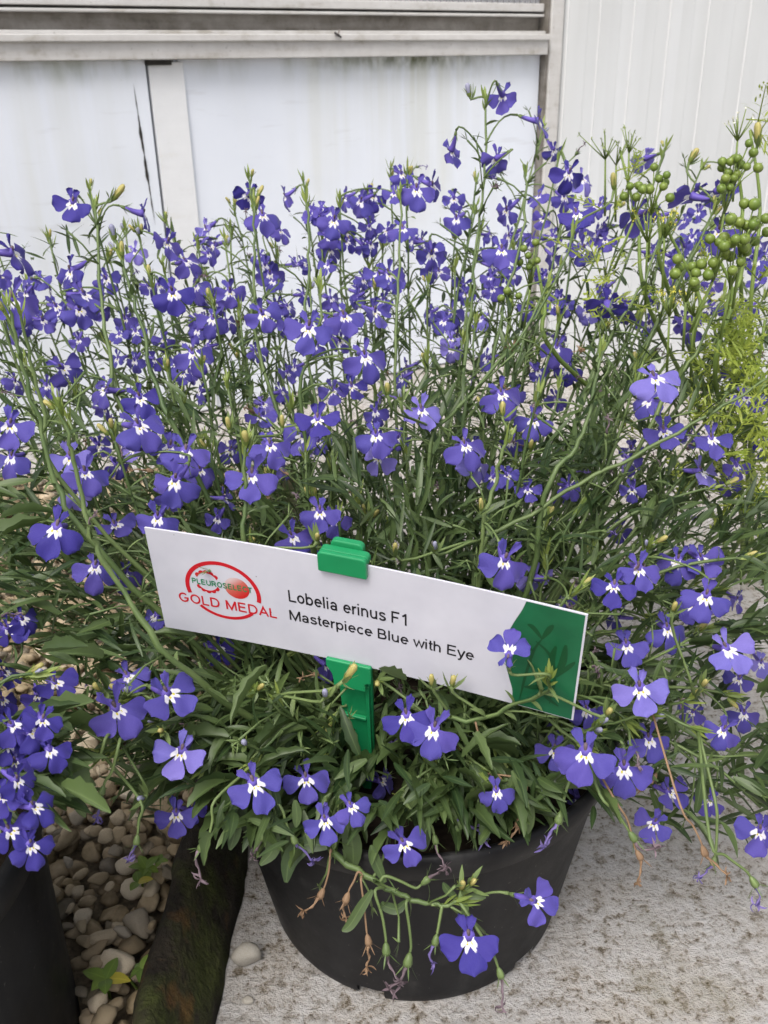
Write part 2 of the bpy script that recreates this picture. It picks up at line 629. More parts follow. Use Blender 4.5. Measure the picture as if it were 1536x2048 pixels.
M['greywall'] = mat_greywall()
M['greyrib'] = m_plain('pale_sheet_rib', (0.64, 0.65, 0.655), 0.4, 0.4, 0.03, 10)
M['thread'] = m_plain('spider_silk', (0.62, 0.60, 0.55), 0.5, 0.4, 0.1)
M['weed'] = m_leaf('weed_leaf', (0.075, 0.14, 0.022), (0.17, 0.25, 0.045), 0.3, 0.5)
M['weedyellow'] = m_leaf('yellowing_weed_leaf', (0.30, 0.28, 0.03), (0.42, 0.36, 0.05), 0.3, 0.5)

# ------------------------------------------------------------------ ground
mb = MB()
mb.add([(-30, -30, 0), (30, -30, 0), (30, 30, 0), (-30, 30, 0)], [(0, 1, 2, 3)])
tag(mb.build('ground', M['concrete'], smooth=False), kind='structure')

# earth under the gravel, held by the leaning edging board
mb = MB()
mb.add([(-1.2, -0.4, 0.020), (-0.118, -0.4, 0.020), (-0.118, 1.05, 0.020), (-1.2, 1.05, 0.020)], [(0, 1, 2, 3)])
tag(mb.build('gravel_bed_ground', M['grit'], smooth=False), kind='structure')

mb = MB()
N = 150
prof_ = [(-0.0955, 0.001), (-0.0990, 0.012), (-0.1040, 0.024), (-0.1085, 0.036), (-0.1125, 0.046), (-0.1150, 0.0515), (-0.1185, 0.0540), (-0.1235, 0.0535), (-0.1270, 0.0495), (-0.1230, 0.034), (-0.1160, 0.016), (-0.1105, 0.001)]
NP = len(prof_)
vs_, fs = [], []
phs = rng.uniform(0, 6.28, (6,))
for i in range(N + 1):
    y = -0.4 + 1.4 * i / N
    dx = 0.012 * (y - 0.35) * 0.6 + .0012 * math.sin(y * 31 + phs[0]) + .0008 * math.sin(y * 83 + phs[1])
    for k, (x, z) in enumerate(prof_):
        bump_ = .0011 * math.sin(y * 140 + k * 1.3 + phs[2]) * math.sin(y * 57 + k * .9 + phs[3]) + rng.normal(0, .00045)
        edge_ = .0016 * math.sin(y * 47 + phs[4]) * (1 if 4 < k < 9 else 0)
        vs_.append((x + dx + bump_, y, z + ((bump_ + edge_) if z > .01 else 0)))
for i in range(N):
    for k in range(NP):
        k2 = (k + 1) % NP
        fs.append((i * NP + k, (i + 1) * NP + k, (i + 1) * NP + k2, i * NP + k2))
fs += [tuple(range(NP)), tuple(N * NP + k for k in range(NP))[::-1]]
mb.add(vs_, fs)
tag(mb.build('edging_board', M['board']), 'dark mossy leaning board that edges the gravel bed beside the concrete', 'edging')


# ------------------------------------------------------------------ stones
def stone_mesh(name, mat, seed, flat):
    r = np.random.default_rng(seed)
    b = MB()
    b.ball((0, 0, 0), 1, rows=8, cols=12)
    P = np.array(b.v)
    dirs = r.normal(size=(9, 3))
    dirs /= np.linalg.norm(dirs, axis=1)[:, None]
    cut = r.uniform(0.48, 0.92, 9)
    for dn, c in zip(dirs, cut):
        h = P @ dn
        P -= np.clip(h - c, 0, None)[:, None] * dn * 0.85
    low = sum(np.sin(P @ r.normal(size=3) * 2.2 + r.uniform(0, 6)) for _ in range(4)) * 0.05
    P *= (1 + low)[:, None]
    P *= np.array([r.uniform(.95, 1.2), r.uniform(0.60, 0.95), flat * r.uniform(0.85, 1.1)])
    b.v = [tuple(p) for p in P]
    b.t = [float(r.uniform(0.2, 0.9))] * len(b.v)
    return b.mesh(name, mat), P, b.f


stones = [stone_mesh('pebble', M['stone'], 100 + i, 0.62) for i in range(14)]
cells = []
for gx in np.arange(-0.62, -0.124, 0.0108)[::-1]:
    for gy in np.arange(0.12, 1.02, 0.0105):
        cells.append((gx + rng.uniform(-.005, .005), gy + rng.uniform(-.005, .005), 0.0300, rng.uniform(.0055, .0085)))
        if rng.random() < 0.90:
            cells.append((gx + rng.uniform(-.008, .008), gy + rng.uniform(-.008, .008), rng.uniform(.0365, .0415), float(np.clip(rng.lognormal(-5.12, .30), .0035, .0115))))
LPOT = np.array([-0.262, 0.290])
stuff = MB()
count = 0
for (x, y, z, r_) in cells:
    if x + r_ * .8 > -0.126 + 0.012 * (y - 0.35) * 0.6 or math.hypot(x - LPOT[0], y - LPOT[1]) < 0.104 + r_ * .7:
        continue
    me, P, F = random.choice(stones)
    rot = Matrix.Rotation(rng.uniform(0, 6.28), 4, 'Z') @ Matrix.Rotation(rng.normal(0, .3), 4, 'X') @ Matrix.Rotation(rng.normal(0, .3), 4, 'Y')
    px, py, d = proj((x, y, z))
    if 70 < px < 345 and 1270 < py < 2090 and z > .033 and count < 298:
        o = put('pebble', me, None, Matrix.Translation((x, y, z)) @ rot @ Matrix.Scale(r_, 4))
        big = 'larger rounded buff pebble' if r_ > .0080 else ('tiny buff pebble' if r_ < .0050 else 'small buff pebble')
        edge_x = -0.126 + 0.012 * (y - 0.35) * 0.6
        if edge_x - x < .020:
            where = 'lying against the dark edging board'
        elif math.hypot(x - LPOT[0], y - LPOT[1]) < .125:
            where = 'lying against the foot of the black pot in the gravel'
        elif py < 1500:
            where = 'in the gravel under the drooping lobelia flowers'
        else:
            where = 'in the open middle of the gravel strip'
        tag(o, big + ' ' + where, 'pebble', big + 's ' + where)
        count += 1
    else:
        Q = (P * r_) @ np.array(rot.to_3x3()).T + np.array((x, y, z))
        stuff.add(Q, F, 0, None, float(rng.uniform(0.1, 1)))
tag(stuff.build('gravel', M['stone']), 'loose buff gravel spread behind the flower pots', 'gravel', None, 'stuff')

for (px, py, rad, lab, seed, fl) in ((491, 1905, .0106, 'round pale grey stone on the concrete beside the edging board', 7, .85),
                                     (494, 1998, .0036, 'tiny cream stone chip on the concrete below the round pale stone', 8, .7)):
    me, P, F = stone_mesh('pebble', M['whitestone'], seed, fl)
    g = on_plane(px, py, (0, 0, rad * .8), np.array([0, 0, 1.0]))
    zmin = -P[:, 2].min() * rad
    tag(put('pebble', me, None, Matrix.Translation((g[0], g[1], zmin - .0003)) @ Matrix.Scale(rad, 4)), lab, 'pebble')

# ------------------------------------------------------------------ walls behind
PSI = R(30)
WT = np.array([math.cos(PSI), math.sin(PSI), 0])       # along the wall, to the right and away
WN = np.array([-math.sin(PSI), math.cos(PSI), 0])      # into the wall
W0 = np.array([0, 1.5, 0])


def ws(px, py):
    p = on_plane(px, py, W0, WN)
    return (p - W0) @ WT


WM = Matrix(((WT[0], WN[0], 0, W0[0]), (WT[1], WN[1], 0, W0[1]), (0, 0, 1, 0), (0, 0, 0, 1)))
wall = thing('greenhouse_wall', 'white panelled greenhouse side wall with dirty aluminium rails', 'wall')
wall['kind'] = 'thing'
wall.matrix_world = WM
s_seam, s_strip, s_c = ws(293, 130), ws(364, 130), ws(1082, 118)
Z1 = 0.4835


def wbox(name, mat, s0, s1, y0, y1, z0, z1, bev=0.0008, parent=None):
    b = MB()
    b.box((s0, y0, z0), (s1, y1, z1))
    o = b.build(name, mat, parent or wall, smooth=False)
    if bev:
        bevel(o, bev)
    return o


wbox('wall_panel', M['panel'], -1.9, s_seam - .0035, -.006, .012, 0.003, Z1)
wbox('wall_panel', M['panel'], s_strip - .006, s_c - .002, .000, .014, 0.003, Z1)
wbox('panel_joint_gap', M['seal'], s_seam - .012, s_seam + .010, .0135, .02, 0.003, Z1, 0)
wbox('joint_strip', M['strip'], s_seam + .0005, s_strip, -.0045, .012, 0.003, Z1 - .003)
b = MB()
b.box((s_seam - .004, -.0085, Z1 - .0065), (s_seam + .031, -.0065, Z1 - .0005))
b.build('rail_shadow_bar', M['seal'], wall, False)  # black bar standing in for the shadow line under the rail
wbox('lower_rail', M['rail'], -1.9, s_c - .003, -.020, .015, Z1, Z1 + .0275, .0012)
wbox('drip_lip', M['rail'], -1.9, s_c - .004, -.026, -.0205, Z1 + .0205, Z1 + .0290, .0012)
wbox('rail_ledge', M['rail'], -1.9, s_c - .004, -.014, .015, Z1 + .0292, Z1 + .0335, .0006)
wbox('recessed_channel', M['channel'], -1.9, s_c - .004, .006, .015, Z1 + .0335, Z1 + .0535, 0)
wbox('upper_lip', M['rail'], -1.9, s_c - .004, -.008, .015, Z1 + .0537, Z1 + .0572, .0008)
wbox('black_seal', M['seal'], -1.9, s_c - .004, -.003, .015, Z1 + .0573, Z1 + .0605, 0)
wbox('glazing_bar', M['rail'], -1.9, s_c - .004, -.007, .015, Z1 + .0607, Z1 + .072, .001)
wbox('glazing_sheet', M['poly'], -1.9, s_c - .004, .006, .010, Z1 + .0722, 1.6, 0)
ribm = None
s = -0.9
while s < s_c - .01:
    b = MB()
    b.box((0, .002, Z1 + .0724), (.0042, .0058, 1.2))
    if ribm is None:
        ribm = b.mesh('glazing_rib', M['polyrib'], False)
    put('glazing_rib', ribm, wall, Matrix.Translation((s, 0, 0)))
    s += .0105
# streaks of dirt on the left panel edge: a proud sealant smear
b = MB()
pts = []
for i in range(40):
    t = i / 39
    z = Z1 - .028 - t * .175
    wd = (.0020 + .0009 * math.sin(t * 23) + .0005 * math.sin(t * 61)) * math.sin(math.pi * t) ** 1.2 + .0001
    sx = s_seam - .022 + .006 * t
    pts += [(sx - wd, -.0066, z), (sx + wd * .5, -.0066, z)]
b.grid(pts, 40, 2)
b.build('black_sealant_smear', M['seal'], wall)
# corner post and dark joint
wbox('corner_seal', M['channel'], s_c - .0005, s_c + .0045, -.012, .012, 0.003, 1.6, 0)
wbox('corner_post', M['rail'], s_c + .005, s_c + .030, -.016, .012, 0.003, 1.6, .0015)

# grey ribbed sheet wall, turning towards the viewer
gw = thing('ribbed_sheet_wall', 'pale grey ribbed metal sheet wall meeting the greenhouse corner', 'wall')
gw['kind'] = 'thing'
G0 = W0 + WT * (s_c + .031)
GT = np.array([math.sin(PSI + R(8)), -math.cos(PSI + R(8)), 0])
GN = np.array([math.cos(PSI + R(8)), math.sin(PSI + R(8)), 0])
gw.matrix_world = Matrix(((GT[0], GN[0], 0, G0[0]), (GT[1], GN[1], 0, G0[1]), (0, 0, 1, 0), (0, 0, 0, 1)))
b = MB()
b.box((-.02, 0.0, 0.003), (1.1, .03, 1.7))
b.build('sheet', M['greywall'], gw, False)
s = .020
rm = dm = None
while s < 1.08:
    if rm is None:
        b = MB()
        b.box((0, -.0016, .004), (.0030, -.0001, 1.69))
        rm = b.mesh('rib', M['greyrib'], False)
        b = MB()
        b.box((0, -.0006, .004), (.0200, -.0001, 1.69))
        dm = b.mesh('rib', M['greywall'], False)
    bevel(put('rib', rm, gw, Matrix.Translation((s, 0, 0))), .0007, 2)
    put('rib', dm, gw, Matrix.Translation((s + .022, 0, 0)))
    s += .0640

# spider thread across the corner
a = at(1070, 62, 1.52)
c = at(1255, 4, 1.47)
pts = [a + (c - a) * t - np.array([0, 0, .006 * math.sin(math.pi * t)]) for t in np.linspace(0, 1, 14)]
b = MB()
b.tube(pts, .00035, 4)
for t in (.35, .62, .7, .86):
    b.ball(pts[int(t * 13)], .0011, rows=4, cols=5)
tag(b.build('spider_thread', M['thread']), 'dusty spider thread slung across the wall corner', 'spider thread')

# small fly sitting on the rail
fp = on_plane(676, 70, W0 - WN * .030, WN)
fly = thing('fly', 'tiny black fly sitting on the aluminium rail', 'fly', tuple(fp))
b = MB()
Mx = np.array(Matrix.Rotation(R(35), 3, 'Y'))
b.ball((0, 0, 0), .0042, .0018, .0017, M=Mx)
b.ball(Mx @ np.array((.0045, 0, 0)), .0015)
b.ball(Mx @ np.array((-.0038, 0, 0)), .0028, .0016, .0015, M=Mx)
b.build('body', M['fly'], fly)
for sgn in (-1, 1):
    b = MB()
    b.blade((0, 0, .001), (.5, -.2 * sgn, 1), (0, -1, .2), .0075, .0026, .2, 0)
    b.build('wing', M['wing'], fly)
    for k in (-1, 0, 1):
        b = MB()
        b.tube([(0.001 * k, 0, 0), (.002 * k, .0025 * sgn, .001), (.003 * k, .004 * sgn, -.0022)], .00022, 4)
        b.build('leg', M['fly'], fly)


# ------------------------------------------------------------------ pots
def lathe(profile, seg=72, mat=0):
    b = MB()
    vs_, fs = [], []
    n = len(profile)
    for k in range(seg):
        a = 2 * math.pi * k / seg
        for (r_, z) in profile:
            vs_.append((r_ * math.cos(a), r_ * math.sin(a), z))
    for k in range(seg):
        k2 = (k + 1) % seg
        for i in range(n - 1):
            fs.append((k * n + i, k2 * n + i, k2 * n + i + 1, k * n + i + 1))
    b.add(vs_, fs, mat)
    return b


def make_pot(name, label, loc, rb, rt, h, soilz, notches):
    t = thing(name, label, 'plant pot', loc)
    w_ = .0022
    hl = h - .016
    rr = lambda z: rb + (rt - rb) * z / h
    # body with small arched drain notches round the foot
    seg = 144
    b = MB()
    zs = [0.0, .004, .009, .02, .05, .09, hl]
    outer = [[((rr(z) if z > .003 else rr(z) - .0012) * math.cos(2 * math.pi * k / seg), (rr(z) if z > .003 else rr(z) - .0012) * math.sin(2 * math.pi * k / seg), z) for z in zs] for k in range(seg)]
    inner = [[((rr(z) - w_) * math.cos(2 * math.pi * k / seg), (rr(z) - w_) * math.sin(2 * math.pi * k / seg), z) for z in zs] for k in range(seg)]
    n = len(zs)
    vs_ = [p for c_ in outer for p in c_] + [p for c_ in inner for p in c_]
    off = seg * n
    fs = []
    cut = set()
    for a in notches:
        k0 = int(round(a / 360 * seg)) % seg
        for q in range(-2, 2):
            cut.add((k0 + q) % seg)
    for k in range(seg):
        k2 = (k + 1) % seg
        for i in range(n - 1):
            if k in cut and i < 2:
                continue
            fs.append((k * n + i, k2 * n + i, k2 * n + i + 1, k * n + i + 1))
            fs.append((off + k * n + i, off + k * n + i + 1, off + k2 * n + i + 1, off + k2 * n + i))
    b.add(vs_, fs)
    o = b.build('body', M['pot'], t)
    # base plate
    fl = lathe([(0.0005, .010), (rr(.010) - w_ - .0005, .010), (rr(.010) - w_ - .0005, .0075), (0.0005, .0075)])
    fl.build('base_plate', M['pot'], t)
    # rolled rim
    e = .0034
    rim = lathe([(rr(hl) - w_, hl - .004), (rr(hl) + .0004, hl - .004), (rr(hl) + e, hl - .001), (rt + e + .0006, h - .003), (rt + e - .0006, h - .0006),
                 (rt + e - .002, h), (rt - .0006, h - .0006), (rt - .0022, h - .003), (rr(hl) - w_, hl - .004)], 96)
    rim.build('rim', M['pot'], t)
    # soil
    b = MB()
    pts = []
    r_s = rr(soilz) - w_ - .0006
    nr, ns = 10, 40
    vs_ = [(0, 0, soilz + .004)]
    for i in range(1, nr + 1):
        for k in range(ns):
            r0 = r_s * i / nr
            vs_.append((r0 * math.cos(2 * math.pi * k / ns), r0 * math.sin(2 * math.pi * k / ns), soilz + rng.normal(0, .0016)))
    fs = [(0, 1 + k, 1 + (k + 1) % ns) for k in range(ns)]
    for i in range(nr - 1):
        for k in range(ns):
            fs.append((1 + i * ns + k, 1 + (i + 1) * ns + k, 1 + (i + 1) * ns + (k + 1) % ns, 1 + i * ns + (k + 1) % ns))
    b.add(vs_, fs)
    b.build('potting_soil', M['soil'], t)
    return t


POT = np.array([0.014, 0.431])
PR, PH = 0.113, 0.136
SOIL = 0.121
make_pot('flower_pot', 'black plastic pot holding the labelled lobelia on the concrete', (POT[0], POT[1], 0.0004), 0.0885, PR, PH, SOIL, (252, 72, 132, 192, 12, 312))
make_pot('flower_pot', 'black plastic pot standing in the gravel bed beside the edging board', (LPOT[0], LPOT[1], 0.0205), 0.1035, 0.1050, 0.156, 0.140, (70, 160))

# ------------------------------------------------------------------ label card and its stake
cx, cy, cz, ca_, cb_, cc_, CH, CK = -0.01313, 0.35258, 0.24479, 0.16441, 0.05275, -0.34316, 0.06071, -0.37815
CW = 0.2
CMAT = Matrix.Translation((cx, cy, cz)) @ Matrix.Rotation(cc_, 4, 'Z') @ Matrix.Rotation(ca_, 4, 'X') @ Matrix.Rotation(cb_, 4, 'Y')
CMI = np.array(CMAT.inverted())
card = thing('label_card', 'white printed plant label card with a green end in the pot', 'sign')
card.matrix_world = CMAT
b = MB()
NX = 48
vs_ = []
T2 = .00045
for i in range(NX + 1):
    x = -CW / 2 + CW * i / NX
    y = CK * x * x
    for (yy, zz) in ((-T2, -CH / 2), (-T2, CH / 2), (T2, CH / 2), (T2, -CH / 2)):
        vs_.append((x, y + yy, zz))
fs = []
for i in range(NX):
    for k in range(4):
        k2 = (k + 1) % 4
        fs.append((i * 4 + k, (i + 1) * 4 + k, (i + 1) * 4 + k2, i * 4 + k2))
fs += [(0, 1, 2, 3), (NX * 4 + 3, NX * 4 + 2, NX * 4 + 1, NX * 4)]
b.add(vs_, fs)
b.build('board', M['card'], card, False)


def printed(name, pts2, faces, mat, lift):
    """flat print bent onto the card"""
    b_ = MB()
    b_.add([(x, CK * x * x - T2 - lift, z) for x, z in pts2], faces)
    return b_.build(name, mat, card, False)


def strip(name, outer, inner, mat, lift, closed=False):
    n_ = len(outer)
    fs_ = [(i, (i + 1) % n_, n_ + (i + 1) % n_, n_ + i) for i in range(n_ if closed else n_ - 1)]
    return printed(name, outer + inner, fs_, mat, lift)


def _arc(cx0, cy0, rx, ry, a0, a1, n_=14):
    return [(cx0 + rx * math.cos(t), cy0 + ry * math.sin(t)) for t in np.radians(np.linspace(a0, a1, n_))]


def _curve(pts, per=4):
    return [tuple(p[:2]) for p in smooth_path([(x, y, 0) for x, y in pts], per)]


_S = [(.56, .55), (.50, .63), (.34, .66), (.18, .62), (.14, .52), (.22, .42), (.40, .35), (.55, .28), (.58, .18), (.50, .09), (.34, .06), (.18, .09), (.11, .19)]
_V = lambda x, y0=0., y1=1.: [(x, y0), (x, y1)]
_BOWL = _arc(.38, .36, .26, .30, 0, 360, 25)
_ARCH = _arc(.36, .40, .24, .26, 180, 0) + [(.60, 0)]
GLYPH = {
    ' ': (.39, []), 'L': (.78, [_V(.12), [(.12, .06), (.72, .06)]]), 'o': (.78, [_BOWL]), 'b': (.78, [_V(.12), _BOWL]), 'p': (.78, [_V(.12, -.28, .72), _BOWL]),
    'e': (.78, [[(.13, .38)] + [(.64, .38)] + _arc(.38, .36, .26, .30, 4, 318, 22)]), 'c': (.70, [_arc(.38, .36, .26, .30, 42, 318, 20)]),
    'a': (.78, [_arc(.36, .46, .22, .20, 165, 0) + [(.58, .10), (.64, .03)], _arc(.35, .21, .22, .16, 0, 360, 20)]),
    'r': (.48, [_V(.12, 0, .72), _arc(.40, .40, .27, .26, 178, 82, 9)]), 'n': (.78, [_V(.12, 0, .72), _ARCH]), 'h': (.78, [_V(.12), _ARCH]),
    'u': (.78, [[(.12, .72)] + _arc(.36, .30, .24, .24, 180, 360), _V(.60, 0, .72)]), 's': (.70, [_curve(_S)]), 'i': (.32, [_V(.13, 0, .72), _V(.13, .87, 1.0)]),
    'l': (.32, [_V(.13)]), 't': (.40, [[(.18, .95), (.18, .16), (.24, .07), (.37, .05)], [(.03, .66), (.36, .66)]]),
    'F': (.84, [_V(.12), [(.12, .94), (.74, .94)], [(.12, .51), (.64, .51)]]), 'E': (.92, [_V(.12), [(.12, .94), (.80, .94)], [(.12, .52), (.74, .52)], [(.12, .06), (.83, .06)]]),
    '1': (.78, [_V(.44), [(.44, .95), (.32, .83), (.16, .74)]]), 'M': (1.14, [_V(.12), [(.13, .97), (.56, .06), (.99, .97)], _V(1.0)]),
    'B': (.92, [_V(.12), [(.12, .94)] + _arc(.46, .73, .22, .21, 90, -90) + [(.12, .52)], [(.12, .52)] + _arc(.50, .29, .26, .23, 90, -90) + [(.12, .06)]]),
    'w': (.98, [[(.04, .72), (.26, .05), (.49, .66), (.72, .05), (.94, .72)]]), 'y': (.68, [[(.04, .72), (.33, .04)], [(.62, .72), (.33, .0), (.26, -.17), (.17, -.23), (.06, -.22)]]),
    'G': (1.08, [_arc(.54, .5, .42, .44, 48, 325, 24) + [(.93, .46), (.58, .46)]]), 'O': (1.08, [_arc(.54, .5, .42, .44, 0, 360, 30)]),
    'D': (1.0, [_V(.12), [(.12, .94)] + _arc(.45, .5, .42, .44, 90, -90) + [(.12, .06)]]), 'A': (.93, [[(.04, 0), (.46, .96), (.89, 0)], [(.20, .34), (.73, .34)]]),
    'P': (.90, [_V(.12), [(.12, .94)] + _arc(.5, .71, .29, .23, 90, -90) + [(.12, .48)]]), 'R': (1.0, [_V(.12), [(.12, .94)] + _arc(.52, .71, .29, .23, 90, -90) + [(.12, .48)], [(.52, .48), (.90, 0)]]),
    'U': (1.0, [[(.12, 1)] + _arc(.5, .38, .38, .32, 180, 360) + [(.88, 1)]]), 'C': (1.0, [_arc(.54, .5, .42, .44, 42, 318, 24)]), 'T': (.85, [_V(.42), [(.03, .94), (.82, .94)]]),
    'S': (.92, [_curve([(.10 + (x - .11) / .47 * .70, .06 + (y - .06) / .60 * .88) for x, y in _S])]),
}


def lettering(name, body, x0, x1, base, cap, mat, lift, stroke=.13, track=0.0):
    strokes, pen = [], 0.0
    for ch in body:
        adv, st = GLYPH[ch]
        strokes += [[(pen + x, y) for x, y in pl] for pl in st]
        pen += adv + track
    xs = [x for pl in strokes for x, _ in pl]
    lo, hi = min(xs) - stroke / 2, max(xs) + stroke / 2
    k = (x1 - x0) / (hi - lo)
    b_ = MB()
    for si_, pl in enumerate(strokes):
        P_ = np.array(pl, float)
        n_ = len(P_)
        seg = np.diff(P_, axis=0)
        seg /= np.linalg.norm(seg, axis=1)[:, None] + 1e-9
        pts_ = []
        for i in range(n_):
            t0, t1 = seg[max(0, i - 1)], seg[min(n_ - 2, i)]
            n0_, n1_ = np.array([-t0[1], t0[0]]), np.array([-t1[1], t1[0]])
            m_ = n0_ + n1_
            m_ = m_ / max(.35, m_ @ n0_)
            for sg in (1, -1):
                q = P_[i] + sg * m_ * stroke / 2
                x = x0 + (q[0] - lo) * k
                pts_.append((x, CK * x * x - T2 - lift - (si_ % 7) * 6e-6, base + q[1] * cap))
        b_.grid(pts_, n_, 2)
    return b_.build(name, mat, card, False)


lettering('lettering', 'Lobelia erinus F1', -.0325, .0236, .0009, .0068, M['black'], .00012, .150)
lettering('lettering', 'Masterpiece Blue with Eye', -.0330, .0544, -.0103, .0060, M['black'], .00012, .150)
lettering('lettering', 'GOLD MEDAL', -.0892, -.0391, -.0112, .0056, M['red'], .00012, .17, .08)
RC, RX, RZ, RW = (-.0654, -.0002), .0190, .0173, .0021


def arc(c0, rx, rz, a0, a1, wd, n_=40):
    A = np.radians(np.linspace(a0, a1, n_))
    return ([(c0[0] + rx * math.cos(t), c0[1] + rz * math.sin(t)) for t in A], [(c0[0] + (rx - wd) * math.cos(t), c0[1] + (rz - wd) * math.sin(t)) for t in A])


strip('logo_ring', *arc(RC, RX, RZ, -12, 196, RW, 60), M['red'], .00012)
strip('logo_ring', *arc(RC, RX, RZ, 224, 318, .0017), M['red'], .00012)
# scalloped ring: a row of small red half discs round a thin ring
SC = (-.0728, .0038)
for k in range(14):
    a0 = 2 * math.pi * k / 14 + .22
    if abs(math.sin(a0)) < .28:
        continue
    c0 = (SC[0] + .0056 * math.cos(a0), SC[1] + .0056 * math.sin(a0))
    pp = [(c0[0] + .00135 * math.cos(a0 + q), c0[1] + .00135 * math.sin(a0 + q)) for q in np.linspace(-1.75, 1.75, 9)]
    printed('logo_scallop', pp, [tuple(range(9))[::-1]], M['red'], .00012)
strip('logo_ring', *arc(SC, .0056, .0056, 22, 158, .0004), M['red'], .00012)
strip('logo_ring', *arc(SC, .0056, .0056, 202, 338, .0004), M['red'], .00012)
BC = (-.0581, .0029)
pp = [(BC[0] + .0062 * math.cos(t), BC[1] + .0062 * math.sin(t)) for t in np.linspace(0, 2 * math.pi, 36, endpoint=False)]
kk = NT('red_ball_print_graded')
sp_ = kk.n('ShaderNodeSeparateXYZ')
kk.l(kk.coord('Object'), sp_.inputs[0])
gf = kk.math('ADD', kk.math('MULTIPLY', kk.math('SUBTRACT', sp_.outputs['X'], BC[0]), 55.0), kk.math('MULTIPLY', kk.math('SUBTRACT', sp_.outputs['Z'], BC[1]), -75.0))
kk.set(kk.ramp(kk.math('ADD', gf, 0.5), [(0.0, (0.62, 0.48, 0.48)), (0.4, (0.55, 0.13, 0.10)), (0.95, (0.52, 0.02, 0.02))]), .5, .3)
printed('logo_ball', pp, [tuple(range(36))[::-1]], kk.mat, .00012)
lettering('lettering', 'PLEUROSELECT', -.0806, -.0503, .0018, .0031, M['greenprint'], .00024, .19, .12)
# green end with its wavy edge
gx = [(.0752, .0300), (.0736, .0245), (.0711, .0181), (.0688, .0110), (.0677, .0043), (.0684, -.0060), (.0706, -.0150), (.0724, -.0220), (.0728, -.0300)]
gp = smooth_path([(x, z, 0) for x, z in gx], 5)
XR = CW / 2 - .0009
L_ = [(p[0], max(-CH / 2 + .0004, min(CH / 2 - .0004, p[1]))) for p in gp]
colsn = 8
pts2, fs = [], []
for (x, z) in L_:
    for j in range(colsn + 1):
        pts2.append((x + (XR - x) * j / colsn, z))
for i in range(len(L_) - 1):
    for j in range(colsn):
        a = i * (colsn + 1) + j
        fs.append((a, a + colsn + 1, a + colsn + 2, a + 1))
printed('green_print', pts2, fs, M['cardgreen'], .00012)
rr_ = random.Random(5)


def sprig(path, wd):
    P = smooth_path([(x, z, 0) for x, z in path], 6)
    n_ = len(P)
    tn = np.gradient(P, axis=0)
    o_, i_ = [], []
    for q in range(n_):
        t = unit(tn[q])
        nn = np.array([-t[1], t[0], 0])
        ww = wd * (math.sin(math.pi * (q + .5) / n_) ** .7 + .1)
        o_.append(tuple((P[q] + nn * ww)[:2]))
        i_.append(tuple((P[q] - nn * ww)[:2]))
    strip('leaf_print', i_, o_, M['cardleaf'], .00024)


for path, wd in (([(.0760, -.026), (.0775, -.012), (.0800, .004), (.0830, .012)], .0006), ([(.0890, -.024), (.0900, -.008), (.0870, .004), (.0805, .010)], .0007),
                 ([(.0830, .012), (.0855, .018), (.0870, .021)], .0011), ([(.0830, .012), (.0790, .017), (.0765, .018)], .0010),
                 ([(.0900, -.008), (.0925, .002), (.0930, .012)], .0014), ([(.0900, -.008), (.0950, .000), (.0975, .004)], .0009),
                 ([(.0900, -.008), (.0880, .002), (.0890, .010)], .0012), ([(.0775, -.018), (.083, -.016), (.090, -.010)], .0012),
                 ([(.0800, .004), (.0765, .006), (.0735, .005)], .0009), ([(.083, -.016), (.088, -.021), (.0930, -.024)], .0009)):
    sprig(path, wd)

# green stake: front jaws, back spine and blade
stake = thing('label_stake', 'green plastic stake gripping the white label card', 'stake')
stake.matrix_world = CMAT
XC = -.0046


def plate(name, outline, y0, y1, bev=.0006, parent=None):
    n_ = len(outline)
    b_ = MB()
    b_.add([(x, y0, z) for x, z in outline] + [(x, y1, z) for x, z in outline],
           [tuple(range(n_)), tuple(range(2 * n_ - 1, n_ - 1, -1))] + [(i, n_ + i, n_ + (i + 1) % n_, (i + 1) % n_) for i in range(n_)])
    o = b_.build(name, M['greenplastic'], parent or stake, False)
    return bevel(o, bev, 2)


def rounded(x0, x1, z0, z1, r_):
    o = [(x0, z0), (x1, z0)]
    for a in np.radians(np.linspace(0, 90, 6)):
        o.append((x1 - r_ + r_ * math.cos(a), z1 - r_ + r_ * math.sin(a)))
    for a in np.radians(np.linspace(90, 180, 6)):
        o.append((x0 + r_ + r_ * math.cos(a), z1 - r_ + r_ * math.sin(a)))
    return o


tc = plate('top_clip', rounded(XC - .0112, XC + .0112, .0245, .0350, .0022), -.0032, -.00060)
plate('clip_bridge', rounded(XC - .0112, XC + .0112, .0310, .0349, .0022), -.00058, .0035, .0004)
plate('clip_back', rounded(XC - .0075, XC + .0075, .0200, .0372, .0025), .0036, .0072)
plate('moulding_line', [(XC - .0014, .0252), (XC - .0011, .0252), (XC - .0011, .0336), (XC - .0014, .0336)], -.00325, -.0032, 0)
plate('bottom_clip', [(XC - .0112, -.0285), (XC - .0112, -.0330), (XC - .0098, -.0350), (XC - .0085, -.0375), (XC - .0080, -.0415), (XC - .0080, -.0450), (XC + .0080, -.0450),
                      (XC + .0080, -.0400), (XC + .0112, -.0390), (XC + .0112, -.0285)], -.0030, -.0007)
plate('clip_shelf', [(XC - .0105, -.0340), (XC + .0105, -.0340), (XC + .0105, -.0312), (XC - .0105, -.0312)], -.00069, .0035, .0003)
plate('blade', [(XC - .0080, .0195), (XC - .0080, -.0500), (XC - .0070, -.0800), (XC - .0040, -.1080), (XC + .0030, -.1300), (XC + .0052, -.1300), (XC + .0085, -.1080), (XC + .0090, -.0500), (XC + .0080, .0195)], .0036, .0060)
